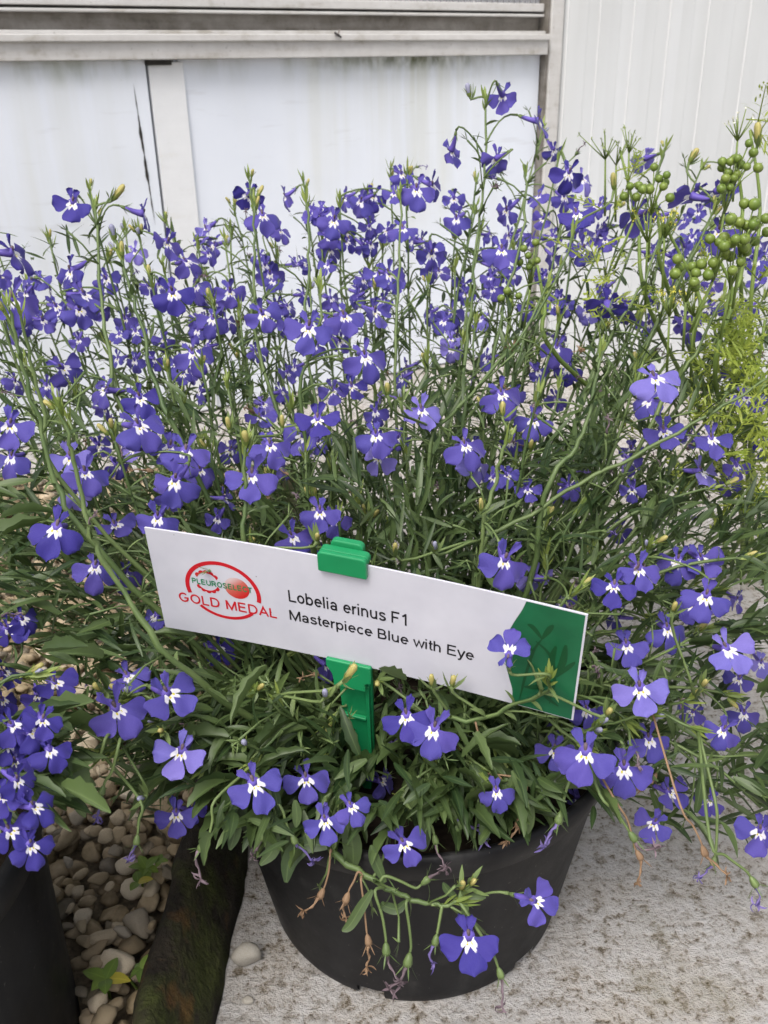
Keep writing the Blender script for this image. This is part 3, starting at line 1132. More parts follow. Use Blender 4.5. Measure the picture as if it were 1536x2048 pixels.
plate('edge_rib', [(XC + .0062, -.0455), (XC + .0066, -.1080), (XC + .0083, -.1080), (XC + .0082, -.0455)], .0012, .0035, .0004)
plate('cross_rib', [(XC - .0072, -.0700), (XC + .0060, -.0700), (XC + .0060, -.0685), (XC - .0072, -.0685)], .0012, .0035, .0004)


def hits_card(p, margin=.004, depth=.012):
    """would this point cover (or pierce) the card as it stands?"""
    px, py, d = proj(p)
    if not (270 < px < 1200 and 1040 < py < 1450):
        return False
    q = CMI[:3, :3] @ np.asarray(p) + CMI[:3, 3]
    ro = CMI[:3, :3] @ CAM + CMI[:3, 3]
    dr = q - ro
    t = (0 - ro[1]) / dr[1]
    hit = ro + dr * t
    if abs(hit[0]) < CW / 2 + margin and -CH / 2 - margin < hit[2] < CH / 2 + .008 + margin:
        return t > 1 - 1e-9 or q[1] < depth
    return False


# ------------------------------------------------------------------ lobelia flowers: a few petal sets that every bloom shares
def petal(b, ang, L, W, z_tilt, droop, cup, kind, r_, mat=0, r0=.05):
    """ang: direction in the face plane; kind mid/left/right/ear decides where the white eye lies"""
    rows, cols = (13, 9) if kind != 'ear' else (8, 5)
    ts = [0, .06, .12, .18, .25, .33, .42, .53, .65, .77, .87, .95, 1.0] if kind != 'ear' else [0, .15, .32, .5, .68, .84, .94, 1]
    d2 = np.array([math.cos(ang), math.sin(ang), 0])
    s2 = np.array([-math.sin(ang), math.cos(ang), 0])
    wob = r_.uniform(-.06, .06)
    ph = r_.uniform(0, 6.28)
    pts, uv, tint = [], [], []
    for t in ts:
        if kind == 'ear':
            wp = np.interp(t, [0, .3, .6, .85, 1], [.30, .42, .92, .95, .10])
        else:
            wp = np.interp(t, [0, .12, .25, .42, .6, .75, .87, .95, 1], [.27, .33, .47, .74, .97, 1.0, .86, .58, .18])
        for j in range(cols):
            s_ = -1 + 2 * j / (cols - 1)
            hw = W * .5 * wp
            tt = t - (.05 * s_ * s_ if t > .9 else 0)
            zz = z_tilt * L * t - droop * L * t * t + cup * hw * s_ * s_ + .035 * math.sin(ph + 5 * t + 3 * s_) * t
            p = d2 * (r0 + L * tt) + s2 * (hw * s_ + wob * L * t * t) + np.array([0, 0, zz])
            pts.append(p)
            uv.append((t, s_))
            if kind == 'mid':
                lim = .10 + .20 * np.clip((abs(s_) - .15) / .30, 0, 1) - .35 * max(0, abs(s_) - .62)
            elif kind in ('left', 'right'):
                inner = s_ if kind == 'left' else -s_        # +1 on the side next to the middle petal
                lim = .05 + .22 * np.clip((inner + .35) / .7, 0, 1) - .25 * max(0, inner - .7)
            else:
                lim = -.4
            e = t - lim
            if kind == 'mid' and t < .07 and .25 < abs(s_) < .85:
                e = -.6
            elif kind != 'ear':
                e = max(e, -.25)
            tint.append(float(np.clip(e, -.8, .9)))
    b.grid(pts, rows, cols, mat, uv, tint)


def flower_set(seed, blue='petal'):
    r_ = random.Random(seed)
    tilt = r_.uniform(-.05, .36)
    droop = r_.uniform(.05, .55)
    sp = R(r_.uniform(-30, -10))
    Ls = r_.uniform(.40, .46)
    parts = []
    for (ang, L, W, kind) in ((R(-90) + r_.uniform(-.1, .1), Ls * r_.uniform(1.04, 1.18), r_.uniform(.37, .44), 'mid'),
                              (math.pi - sp + r_.uniform(-.1, .1), Ls, r_.uniform(.38, .46), 'left'),
                              (sp + r_.uniform(-.1, .1), Ls, r_.uniform(.38, .46), 'right')):
        b = MB()
        petal(b, ang, L, W, tilt + r_.uniform(-.08, .08), droop + r_.uniform(-.08, .12), r_.uniform(-.28, .34), kind, r_)
        parts.append(('petal', b, M[blue]))
    for sg in (-1, 1):
        b = MB()
        petal(b, R(90) + sg * R(r_.uniform(12, 30)), r_.uniform(.27, .35), r_.uniform(.12, .17), r_.uniform(-.35, .45), r_.uniform(-.3, .3), r_.uniform(.1, .5), 'ear', r_, r0=.06)
        parts.append(('upper_petal', b, M[blue]))
    tb = MB()
    base = np.array([0, .30, -.42])
    path = bez(base, base * .66 + (0, -.03, 0), np.array([0, .06, -.14]), np.array([0, .01, -.005]), 7)
    tb.tube(path, [.040, .055, .062, .068, .078, .092, .100], 8, 0, .5)
    col = bez(np.array([0, .03, -.05]), np.array([0, .06, .03]), np.array([0, .10, .06]), np.array([0, .13, .045]), 5)
    tb.tube(col, [.028, .030, .030, .030, .018], 6, 1, .4)
    cb = MB()
    ax = unit(path[1] - path[0])
    cb.tube([base - ax * .10, base - ax * .05, base, base + ax * .04], [.018, .042, .052, .048], 6, 0, .6)
    a1 = unit(np.cross(ax, (1, 0, 0)))
    a2 = np.cross(ax, a1)
    for k in range(5):
        q = 2 * math.pi * k / 5 + r_.uniform(-.2, .2)
        rad = a1 * math.cos(q) + a2 * math.sin(q)
        cb.blade(base + rad * .035, ax + rad * r_.uniform(.35, 1.1), rad, r_.uniform(.20, .30), .034, -.3, .1, 3, 0, r_.uniform(.2, .8))
    return parts, tb, cb


FSETS = []
for i in range(16):
    blue = 'petal'
    parts, tb, cb = flower_set(40 + i)
    FSETS.append((parts, tb, cb))


def flower_meshes(fs_, blue):
    parts, tb, cb = fs_
    pm = [(nm, b.mesh(nm, M[blue])) for nm, b, _ in parts]
    tm = tb.mesh('flower', [M['tube'], M['wither']])
    cm = cb.mesh('calyx', M['stem'])
    one = MB()
    for nm, b, _ in parts:
        one.add(b.v, b.f, 0, b.uv, b.t)
    o1 = len(one.f)
    one.add(tb.v, tb.f, 1, tb.uv, tb.t)
    one.add(cb.v, cb.f, 2, cb.uv, cb.t)
    return pm, tm, cm, one.mesh('flower', [M[blue], M['tube'], M['stem']])


FM = {k: [flower_meshes(f_, k) for f_ in FSETS] for k in ('petal', 'petal_deep', 'petal_pale')}
FBASE = np.array([0, .30, -.42]) - unit(np.array([0, -.1, .1])) * .1


def face_frame(pos, az, el, roll):
    h = unit(np.array([CAM[0] - pos[0], CAM[1] - pos[1], 0]))
    a, e = R(az), R(el)
    h = np.array([h[0] * math.cos(a) - h[1] * math.sin(a), h[0] * math.sin(a) + h[1] * math.cos(a), 0])
    n = unit(h * math.cos(e) + np.array([0, 0, 1]) * math.sin(e))
    v = np.array([0, 0, 1.0]) - n * n[2]
    if np.linalg.norm(v) < .15:
        v = -h
    v = unit(v)
    x = np.cross(v, n)
    c_, s_ = math.cos(R(roll)), math.sin(R(roll))
    x, v = x * c_ + v * s_, v * c_ - x * s_
    return np.array([x, v, n]).T


def add_flower(parent, pos, size, az, el, roll, blue='petal', simple=False):
    A = face_frame(pos, az, el, roll)
    pm, tm, cm, one = random.choice(FM[blue])
    M4 = Matrix.Translation(Vector(pos)) @ Matrix(A.tolist()).to_4x4() @ Matrix.Scale(size, 4)
    o = put('flower', one if simple else tm, parent, M4)
    if not simple:
        for nm, me in pm:
            put(nm, me, o)
        put('calyx', cm, o)
    return pos + A @ (FBASE * size), A


# bud, wilted flower, capsule variants -------------------------------------------------
def bud_mesh(seed, blue):
    r_ = random.Random(seed)
    b = MB()
    L = r_.uniform(.7, 1.1)
    b.tube([(0, 0, 0), (0, 0, .18), (0, 0, .36), (.02, 0, .36 + L * .3), (.04, 0, .36 + L * .62), (.05, 0, .36 + L * .8), (.05, 0, .36 + L * .86)],
           [.06, .16, .19, .20, .20, .13, .02], 7, 0, [(.3 if i < 21 else .8) for i in range(49)])
    b2 = MB()
    b2.tube([(0, 0, -.02), (0, 0, .16), (0, 0, .34)], [.07, .185, .215], 7, 1, .6, False)
    for k in range(5):
        q = 6.283 * k / 5
        rad = np.array([math.cos(q), math.sin(q), 0])
        b2.blade(np.array([0, 0, .3]) + rad * .19, np.array([0, 0, 1]) + rad * r_.uniform(.1, .5), rad, r_.uniform(.5, .8), .11, -.2, .1, 3, 1, r_.uniform(.3, .9))
    b.add(b2.v, b2.f, 1, b2.uv, b2.t)
    return b.mesh('flower_bud', [M['budblue'] if blue else M['bud'], M['tip']])


def wither_mesh(seed, kind):
    r_ = random.Random(seed)
    b = MB()
    # green capsule with sepals, then a shrivelled corolla hanging on
    b.tube([(0, 0, 0), (0, 0, .15), (0, 0, .4), (0, 0, .55)], [.05, .14, .20, .16], 7, 1 if kind < 2 else 0, .6)
    for k in range(5):
        q = 6.283 * k / 5
        rad = np.array([math.cos(q), math.sin(q), 0])
        b.blade(np.array([0, 0, .48]) + rad * .15, np.array([0, 0, 1]) + rad * r_.uniform(.3, 1.1), rad, r_.uniform(.4, .7), .08, -.3, .1, 3, 1 if kind < 2 else 0, r_.uniform(.2, .6))
    path = [(0, 0, .5)]
    p = np.array([0, 0, .5])
    d = np.array([0, 0, 1.0])
    n_ = 6
    for i in range(n_):
        d = unit(d + np.array([r_.uniform(-.6, .6), r_.uniform(-.6, .6), 0]))
        p = p + d * r_.uniform(.17, .27)
        path.append(tuple(p))
    b.tube(path, [.12, .085, .05, .075, .04, .065, .03], 6, 0, [r_.uniform(.1, 1) for _ in range(42)])
    for k in range(7):
        q = np.array([r_.uniform(-.8, .8), r_.uniform(-.8, .8), r_.uniform(-.6, 1)])
        b.blade(p - d * .05, q, (r_.uniform(-1, 1), .3, r_.uniform(-1, 1)), r_.uniform(.28, .62), r_.uniform(.08, .17), r_.uniform(-3.2, 3.2), 1.1, 7, 0, r_.uniform(0, 1), r_.uniform(-4, 4))
    return b.mesh('withered_flower', [[M['wither'], M['witherblue'], M['dry']][kind], M['stem']])


BUDS = [bud_mesh(i, i % 4 == 3) for i in range(8)]
WITH = {k: [wither_mesh(70 + 10 * k + i, k) for i in range(5)] for k in range(3)}


def aim(pos, d, size, spin=0.0):
    q = Vector(d).normalized().to_track_quat('Z', 'Y')
    return Matrix.Translation(Vector(pos)) @ q.to_matrix().to_4x4() @ Matrix.Rotation(spin, 4, 'Z') @ Matrix.Scale(size, 4)


# ------------------------------------------------------------------ the flowers that the picture shows: place, apparent width, facing
# x, y, width, then optional az, el, roll, kind
FL = [
    (145, 405, 80, -15, 30), (288, 428, 74, 78, 22), (335, 485, 76, 38, 28), (28, 505, 96, 72, 20), (25, 598, 116, 10, 42), (140, 542, 82, -55, 20),
    (168, 588, 86, 48, 35), (158, 618, 82, 40, 40), (345, 585, 92, 5, 30), (392, 572, 64), (372, 522, 66), (460, 583, 68, 0, 15), (270, 503, 52), (412, 457, 56, -60, 10),
    (428, 490, 56, -50, 15), (498, 390, 66, 170, 10), (525, 430, 78, 10, 55), (570, 393, 54, -70, 10), (622, 425, 52), (668, 440, 70, 0, 20), (690, 395, 52), (722, 402, 64, -30, 20),
    (748, 392, 58, 30, 25), (660, 500, 56), (540, 547, 60), (520, 512, 46), (607, 527, 40), (525, 627, 80, 0, 20), (425, 637, 66, 10, 60), (617, 655, 104, 0, 35), (688, 632, 90, 12, 30),
    (750, 622, 72, 55, 30), (757, 550, 64, 0, 45), (85, 640, 60), (112, 612, 62), (250, 637, 58), (212, 557, 62), (20, 662, 52), (575, 612, 42), (60, 562, 46),
    (1005, 190, 62, 165, 5), (1078, 242, 68, 75, 10), (902, 302, 62, -120, -25), (993, 317, 64, -160, 5), (1108, 300, 48, 60, 10), (1138, 345, 70, 30, 20), (1165, 358, 56),
    (803, 347, 54, 20, 20), (788, 387, 50), (833, 378, 78, 10, 40), (865, 370, 66, 40, 25), (805, 457, 66, 0, 40), (913, 437, 64), (908, 397, 50), (1013, 420, 66, -40, 15),
    (1003, 500, 82, 25, 35), (1018, 472, 56), (1078, 392, 58), (1128, 392, 60, 30, 20), (1153, 427, 80, 0, 35), (1198, 412, 62, -20, 40), (1165, 497, 66, 10, 20), (1158, 452, 56),
    (1193, 467, 52), (1290, 317, 62, -150, 5), (1382, 392, 86, -120, 30), (1432, 382, 72, -150, 15), (1465, 367, 52, 160, 5), (1273, 427, 82, -140, 25), (1308, 432, 62), (1438, 462, 86, -20, 30),
    (1475, 482, 60), (1517, 487, 62), (1528, 512, 56), (1368, 492, 52, 150, 5), (1343, 542, 64), (1370, 538, 50), (1513, 562, 42), (863, 507, 66, 0, 20), (843, 482, 54), (778, 547, 74, 20, 40),
    (903, 622, 60), (888, 642, 52), (913, 672, 58), (963, 637, 38), (998, 542, 54), (1108, 602, 52), (1215, 607, 88, 165, 35), (1243, 618, 70, 150, 30), (1298, 647, 56), (1368, 637, 62),
    (1380, 657, 62), (1118, 677, 54), (878, 542, 54),
    (20, 850, 98, 0, 38), (385, 705, 80, 5, 32), (365, 747, 46), (210, 780, 78, -60, 40), (280, 795, 84, 30, 55), (278, 850, 104, 20, 55), (235, 717, 44), (125, 735, 78, -10, 20), (30, 762, 60),
    (730, 712, 90, 22, 32), (680, 682, 54), (665, 780, 62), (703, 772, 66, 30, 40), (520, 835, 68, 10, 60), (635, 838, 92, 0, 45), (605, 872, 80, -20, 50), (752, 870, 86, 5, 35), (757, 915, 80, -30, 40),
    (540, 890, 88, 20, 40), (503, 950, 112, 0, 48), (460, 900, 62), (557, 932, 62), (340, 893, 94, -10, 50), (372, 902, 98, 10, 50), (350, 960, 104, -10, 42), (400, 940, 74, 25, 45), (333, 985, 74),
    (140, 915, 88, -10, 50), (170, 945, 98, 10, 52), (150, 985, 74, 0, 40), (22, 915, 80, -60, 35), (112, 1055, 114, -4, 45), (230, 1050, 84, 10, 62), (315, 1035, 90, -5, 48), (640, 1023, 88, -12, 45),
    (668, 1037, 78, 20, 50), (585, 1073, 84, 0, 50), (622, 1087, 60), (450, 997, 50, 80, 20), (435, 1037, 42), (190, 1133, 90, -15, 45), (250, 1145, 70, 10, 45), (438, 1296, 78, 35, 40),
    (592, 1322, 58, 70, 20), (652, 1330, 50, 60, 30), (310, 1232, 42), (400, 782, 38),
    (813, 737, 56, -60, 25), (973, 717, 52, -50, 30), (1113, 695, 68, 0, 45), (1135, 737, 62, -20, 30), (1310, 755, 104, 18, 40), (1298, 802, 74), (1003, 787, 88, 25, 45), (843, 820, 88, 30, 45),
    (1068, 840, 80, 0, 40), (1113, 797, 56, 50, 40), (930, 890, 88, 20, 50), (955, 927, 80, 50, 35), (1328, 862, 86, 0, 40), (1380, 870, 54), (1423, 877, 80, 40, 50), (1493, 795, 80, 0, 45),
    (1263, 897, 54, -20, 35), (1403, 942, 74, 55, 40), (1455, 965, 58, 10, 45), (1473, 932, 48), (1528, 887, 60), (1125, 982, 56, -40, 30), (1238, 1058, 58, 0, 40), (1010, 1120, 110, 15, 42),
    (1070, 1155, 84, -150, 10, 0, 'petal_pale'), (1118, 1196, 68, 20, 60), (1228, 1172, 96, 20, 55), (1278, 1137, 94, 15, 50), (1355, 1120, 84, -20, 50), (1403, 1117, 84, 25, 40), (1412, 1192, 98, 10, 50),
    (1388, 1210, 82, 0, 45), (1473, 1200, 58), (1253, 1290, 90, 5, 50), (1335, 1257, 88, 30, 45), (1455, 1297, 100, 5, 50), (1235, 1232, 62), (1522, 1325, 60), (1018, 1305, 56, -10, 40, 180),
    (233, 1418, 122, 3, 48), (255, 1352, 88, 0, 60), (337, 1386, 116, 0, 46), (362, 1503, 108, -15, 48, -18), (508, 1566, 116, 8, 48), (612, 1558, 98, 0, 60, 5), (352, 1628, 86, 0, 45), (385, 1620, 46),
    (650, 1640, 88, 2, 45), (702, 1612, 72, 10, 50), (762, 1560, 70, 60, 40, 20),
    (813, 1432, 106, -5, 46), (868, 1458, 110, 0, 46), (993, 1582, 76, 0, 46, 12), (808, 1687, 96, 0, 45), (938, 1876, 124, 0, 44, 8), (1070, 1802, 98, 28, 42, 62), (1170, 1505, 132, 3, 48), (1110, 1500, 84, -10, 45),
    (1248, 1535, 114, 5, 46), (1298, 1478, 88, 15, 50, 10), (1112, 1457, 62, -60, 40, 0, 'petal_pale'), (1173, 1420, 74, 5, 45), (1280, 1377, 112, 0, 46), (1385, 1424, 62, 0, 45), (1447, 1460, 78, 10, 46), (1488, 1427, 66, 10, 48),
    (1340, 1583, 76, 50, 45, 25), (1308, 1646, 80, 5, 45), (1420, 1600, 44), (1520, 1662, 96, 0, 46), (1478, 1357, 64, 0, 50), (1155, 1598, 46, 0, 10, 30),
]
# faint far blooms between the stems of the upper band
_r2 = random.Random(3)
for _ in range(80):
    x = _r2.uniform(380, 1536)
    FL.append((x, _r2.uniform(400, 640) + (0 if x > 640 else 60), _r2.uniform(40, 52)))
for _ in range(18):
    FL.append((_r2.uniform(0, 640), _r2.uniform(540, 800), _r2.uniform(40, 52)))

for _ in range(34):
    FL.append((_r2.uniform(60, 1500), _r2.uniform(560, 1000), _r2.uniform(42, 53)))

FL_LEFT = [(35, 1560, 80, 20, 40), (62, 1690, 60, 30, 30), (15, 1490, 84, -10, 50), (85, 1440, 60, 30, 40), (15, 1256, 86, 10, 45), (45, 1238, 56), (10, 1345, 78), (110, 1365, 88, 20, 60), (25, 1450, 92, 0, 40), (60, 1462, 66, 30, 45), (100, 1500, 48), (30, 1522, 64), (20, 1660, 98, 0, 40),
           (68, 1612, 58, 50, 40), (5, 1400, 70), (5, 1590, 70), (75, 1390, 50)]

YD = ([150, 300, 400, 500, 600, 700, 850, 950, 1050, 1150, 1300, 1450, 1600, 1700, 1900], [.66, .66, .65, .63, .59, .545, .49, .46, .445, .435, .435, .41, .415, .415, .395])


DEPTH_AT = {(1018, 1305): .372, (1070, 1802): .396, (938, 1876): .392}


def depth_for(x, y, w_):
    m = np.interp(y, *YD)
    g = 46.5 / w_
    if (x, y) in DEPTH_AT:
        return DEPTH_AT[(x, y)]
    k = .5 if y < 1350 else .25
    dd = m * (1 - k) + g * k
    if y > 1560 and 450 < x < 1210:
        dd = min(dd, .408)
    return float(np.clip(dd, .36, .86))


# ------------------------------------------------------------------ the plants
class Plant:
    def __init__(self, root, centre, soil_z, soil_r, rim_r, rim_z):
        self.root, self.c, self.sz, self.sr, self.rr, self.rz = root, np.asarray(centre, float), soil_z, soil_r, rim_r, rim_z
        self.paths, self.rads, self.extra, self.tips = [], [], [], []

    def stem_to(self, tip, bulge=1.0, thick=None):
        tip = np.asarray(tip, float)
        v = tip[:2] - self.c
        dist = np.linalg.norm(v)
        u = v / (dist + 1e-9)
        r0 = min(self.sr, dist * .30 + rng.uniform(0, .02))
        p0 = np.array([*(self.c + u * r0 + rng.normal(0, .010, 2)), self.sz - .004])
        hgt = tip[2] - self.sz
        if hgt < .07 or (dist > .17 and hgt < .14):                 # lean over the rim
            over = max(self.rz + .035, tip[2] * .6 + self.rz * .4 + .02)
            p1 = p0 + np.array([*(u * .015), max(.03, over - self.sz)])
            p2 = np.array([*(self.c + u * dist * .72), max(over, tip[2] - .02) + .012])
        elif tip[0] < self.c[0] + .05 and hgt > .12:
            p1 = p0 + np.array([*(u * dist * .55), hgt * .10])
            p2 = tip - np.array([*(u * dist * rng.uniform(.04, .16)), hgt * .55])
        else:
            p1 = p0 + np.array([*(u * dist * .22), hgt * .35])
            p2 = p0 + np.array([*(v - u * r0) * .72, hgt * .66])
        jit = rng.normal(0, .006, 3)
        path = bez(p0, p1, p2 + jit, tip, 16)
        L = np.linalg.norm(np.diff(path, axis=0), axis=1).sum()
        r1 = thick or rng.uniform(.0011, .0016)
        self.add_path(path, r1)

    def add_path(self, path, r1=.0016):
        n = len(path)
        self.paths.append(np.asarray(path))
        self.rads.append(np.linspace(r1, .0007, n))
        self.extra.append([])


lob = thing('lobelia_plant', 'bushy blue flowering lobelia with white eyes in the labelled black pot', 'flowering plant')
main = Plant(lob, POT, SOIL, .075, PR, PH)
lob2 = thing('lobelia_plant', 'deep blue lobelia hanging over the pot in the gravel bed', 'flowering plant')
left = Plant(lob2, LPOT, .1605, .070, .105, .177)

# stems that stand out in the picture: points, depth at each end, thickness
STEMS = [
    ([(970, 195), (970, 290), (966, 380), (952, 480), (945, 600), (930, 720)], .60, .60, .0013),
    ([(190, 415), (195, 480), (200, 560), (208, 640), (222, 720), (250, 830)], .57, .56, .0016),
    ([(238, 500), (262, 580), (285, 660), (312, 770), (360, 880)], .53, .52, .0018),
    ([(12, 610), (35, 690), (60, 780), (85, 860), (110, 960), (180, 1080)], .42, .44, .0017),
    ([(40, 620), (62, 720), (88, 830), (120, 960)], .43, .45, .0014),
    ([(112, 800), (135, 870), (152, 940), (175, 1050), (205, 1120), (262, 1205), (345, 1325)], .385, .41, .0018),
    ([(508, 400), (510, 490), (508, 570), (512, 680)], .60, .60, .0013),
    ([(612, 395), (617, 470), (616, 560), (610, 680)], .60, .59, .0012),
    ([(492, 880), (486, 960), (488, 1020), (494, 1100)], .43, .44, .0015),
    ([(1205, 690), (1188, 770), (1170, 850), (1140, 910), (1090, 990)], .47, .47, .0018),
    ([(1100, 560), (1050, 660), (985, 745), (900, 830), (860, 890)], .55, .52, .0016),
    ([(1540, 755), (1470, 800), (1380, 850), (1270, 915), (1160, 965), (1060, 1030), (960, 1100)], .455, .475, .0013),
    ([(1450, 590), (1400, 690), (1360, 750), (1310, 830)], .55, .54, .0017),
    ([(1020, 870), (1000, 920), (985, 985), (960, 1080)], .45, .46, .0014),
    ([(1150, 450), (1130, 520), (1080, 620), (1040, 700)], .58, .57, .0013),
    ([(1330, 450), (1290, 560), (1230, 660), (1180, 760)], .57, .55, .0014),
    ([(640, 560), (640, 640), (620, 720), (600, 790)], .52, .52, .0014),
    ([(800, 380), (800, 480), (795, 590), (790, 700)], .62, .60, .0012),
    ([(1050, 330), (1050, 420), (1035, 520), (1000, 640)], .60, .59, .0013),
    ([(1100, 1350), (1088, 1385), (1030, 1408), (950, 1440), (870, 1445)], .377, .43, .0014),
]
for pts, d0, d1, th in STEMS:
    P = [at(x, y, d0 + (d1 - d0) * i / (len(pts) - 1)) for i, (x, y) in enumerate(pts)]
    e = P[-1]
    u = unit(np.array([*(POT - e[:2]), 0]))
    dist = np.linalg.norm(POT - e[:2])
    foot = np.array([*(POT - u[:2] * min(.06, dist * .4)), SOIL - .004])
    mid = (e * .5 + foot * .5) + np.array([0, 0, .012 if dist > .1 else .0]) - u * .01
    P = P + [mid, foot]
    path = smooth_path(P[::-1], 4)
    main.add_path(path, th)

NMAN = len(main.paths)


def shoot(path_list, px_pts, d0, d1, th):
    P = [at(x, y, d0 + (d1 - d0) * i / (len(px_pts) - 1)) for i, (x, y) in enumerate(px_pts)]
    path_list.add_path(smooth_path(P, 4), th)


# the trailing shoot that hangs before the pot
e = at(656, 1690, .425)
P = [np.array([POT[0] - .02, POT[1] - .055, SOIL - .004]), np.array([POT[0] - .035, POT[1] - .095, PH + .018])] + [at(x, y, d) for x, y, d in
     ((656, 1690, .425), (711, 1740, .415), (773, 1774, .408), (822, 1798, .402), (875, 1810, .400), (918, 1801, .398))]
main.add_path(smooth_path(P, 4), .0022)
TRAIL = len(main.paths) - 1

placed = []       # flower placements, first positions, then stems


def place_flowers(plant, lst, deep=False):
    jobs = []
    for f in lst:
        x, y, w_ = f[:3]
        d = depth_for(x, y, w_)
        if deep:
            d = float(np.clip(d, .38, .46)) if y < 1420 else (.365 if y < 1540 else .345)
        far = w_ < 53
        if far and not deep:
            d = float(np.interp(y, [350, 650, 900, 1100, 1700], [.74, .66, .56, .50, .47]))
        size = min(.0315, 1.07 * w_ * d / FPX)
        size = max(size, .018)
        if y < 330 and 880 < x < 1100:
            d = .60
            size = 1.1 * w_ * d / FPX
        pos = at(x, y, d)
        az = f[3] if len(f) > 3 else rng.uniform(-70, 70)
        el = f[4] if len(f) > 4 else rng.uniform(5, 50)
        roll = f[5] if len(f) > 5 else rng.normal(0, 17)
        if len(f) < 6 and len(f) > 3:
            az, el = az + rng.normal(0, 9), el + rng.normal(0, 8)
        blue = f[6] if len(f) > 6 else ('petal_deep' if deep else ('petal_pale' if rng.random() < .05 else ('petal_deep' if rng.random() < .10 else 'petal')))
        base, A = add_flower(plant.root, pos, size, az, el, roll, blue, simple=w_ < 54)
        jobs.append((pos, base, A, x, y, d))
    return jobs


jobs = place_flowers(main, FL)
jobs_l = place_flowers(left, FL_LEFT, True)


FPOS = np.array([(x, y, d, f[2]) for (pos, base, A, x, y, d), f in list(zip(jobs, FL)) + list(zip(jobs_l, FL_LEFT))])
FPOS = np.vstack([FPOS, [(715, 1370, .46, 60), (720, 1430, .47, 70)]])


def covers(p, slack=.004, grow_=.50):
    """would this bit of green hide one of the blooms?"""
    px, py, d = proj(p)
    m_ = (np.hypot(FPOS[:, 0] - px, FPOS[:, 1] - py) < FPOS[:, 3] * grow_ + 5) & (d < FPOS[:, 2] + slack)
    return bool(m_.any())


def connect(plant, jobs, maxd=.046):
    """hang every flower on a pedicel from a nearby stem, growing new stems where none is close"""
    for (pos, base, A, x, y, d) in jobs:
        best = None
        for si, path in enumerate(plant.paths):
            n0 = len(path) // 3
            q = path[n0:]
            v = base - q
            dd = np.linalg.norm(v, axis=1) + np.where(v[:, 2] < -.004, .03, 0) + np.abs(np.linalg.norm(v, axis=1) - .02) * .3
            k = int(dd.argmin())
            if best is None or dd[k] < best[0]:
                best = (dd[k], si, n0 + k)
        if (x, y) in ((1070, 1802), (938, 1876)):
            q = plant.paths[TRAIL]
            best = (0, TRAIL, len(q) - 2 if x > 1000 else len(q) - 6)
        if y < 330 and 880 < x < 1100:
            q = plant.paths[0]
            dd = np.linalg.norm(base - q, axis=1) + np.where(base[2] - q[:, 2] < .012, .05, 0)
            best = (0, 0, min(int(dd.argmin()), len(q) - 2))
        if best is None or best[0] > maxd:
            back = -A[:, 2] * rng.uniform(.004, .014)
            tip = base + back + np.array([rng.normal(0, .006), rng.normal(0, .006), rng.uniform(.0, .013)])
            if tip[2] < .16:
                tip[2] = base[2] + .004
            plant.stem_to(tip)
            si = len(plant.paths) - 1
            path = plant.paths[si]
            L = np.linalg.norm(path - base, axis=1)
            k = int(np.abs(L - rng.uniform(.018, .026)).argmin())
            best = (0, si, max(3, k))
        si, k = best[1], best[2]
        s0 = plant.paths[si][k]
        tan = unit(plant.paths[si][min(k + 1, len(plant.paths[si]) - 1)] - plant.paths[si][k - 1])
        gap = np.linalg.norm(base - s0)
        axis = unit(base - s0)
        p1 = s0 + (tan * .5 + axis * .7) * gap * .4
        p2 = base - unit(A @ np.array([0, -.58, .81])) * gap * .35
        plant.extra[si].append((bez(s0, p1, p2, base, 7), [.00085, .0007, .0006, .00055, .0006, .0007, .0009]))


connect(main, jobs)
connect(left, jobs_l, .05)

# more stems behind and between
_r3 = random.Random(21)
for _ in range(60):
    x = _r3.uniform(-60, 1600)
    y = _r3.uniform(440, 800)
    d = float(np.interp(y, [430, 800], [.70, .52])) + _r3.uniform(-.02, .07)
    p = at(x, y, d)
    if not hits_card(p):
        main.stem_to(p)
for _ in range(34):
    x = _r3.uniform(-40, 1580)
    y = _r3.uniform(800, 1250)
    d = float(np.interp(y, [800, 1250], [.52, .47])) + _r3.uniform(-.01, .05)
    p = at(x, y, d)
    if not hits_card(p):
        main.stem_to(p)
for _ in range(26):
    x = _r3.uniform(180, 1540)
    y = _r3.uniform(1380, 1600)
    p = at(x, y, _r3.uniform(.42, .47))
    if not hits_card(p) and p[2] > PH + .01:
        main.stem_to(p)
for _ in range(16):
    p = at(_r3.uniform(-120, 120), _r3.uniform(1230, 1560), _r3.uniform(.40, .50))
    left.stem_to(p)

LOWX = [-60, 60, 130, 180, 260, 400, 560, 700, 800, 1000, 1180, 1300, 1400, 1540, 1700]
LOWY = [1210, 1260, 1390, 1480, 1640, 1690, 1690, 1675, 1660, 1655, 1620, 1650, 1690, 1725, 1740]


def below(p, slack=0):
    px, py, d = proj(p)
    return py > np.interp(px, LOWX, LOWY) + slack


def in_pot_wall(p, c, rt, h):
    r_ = math.hypot(p[0] - c[0], p[1] - c[1])
    return p[2] < h + .003 and abs(r_ - rt) < .012


def clear(path):
    return not any(hits_card(p, .003, .008) for p in path)


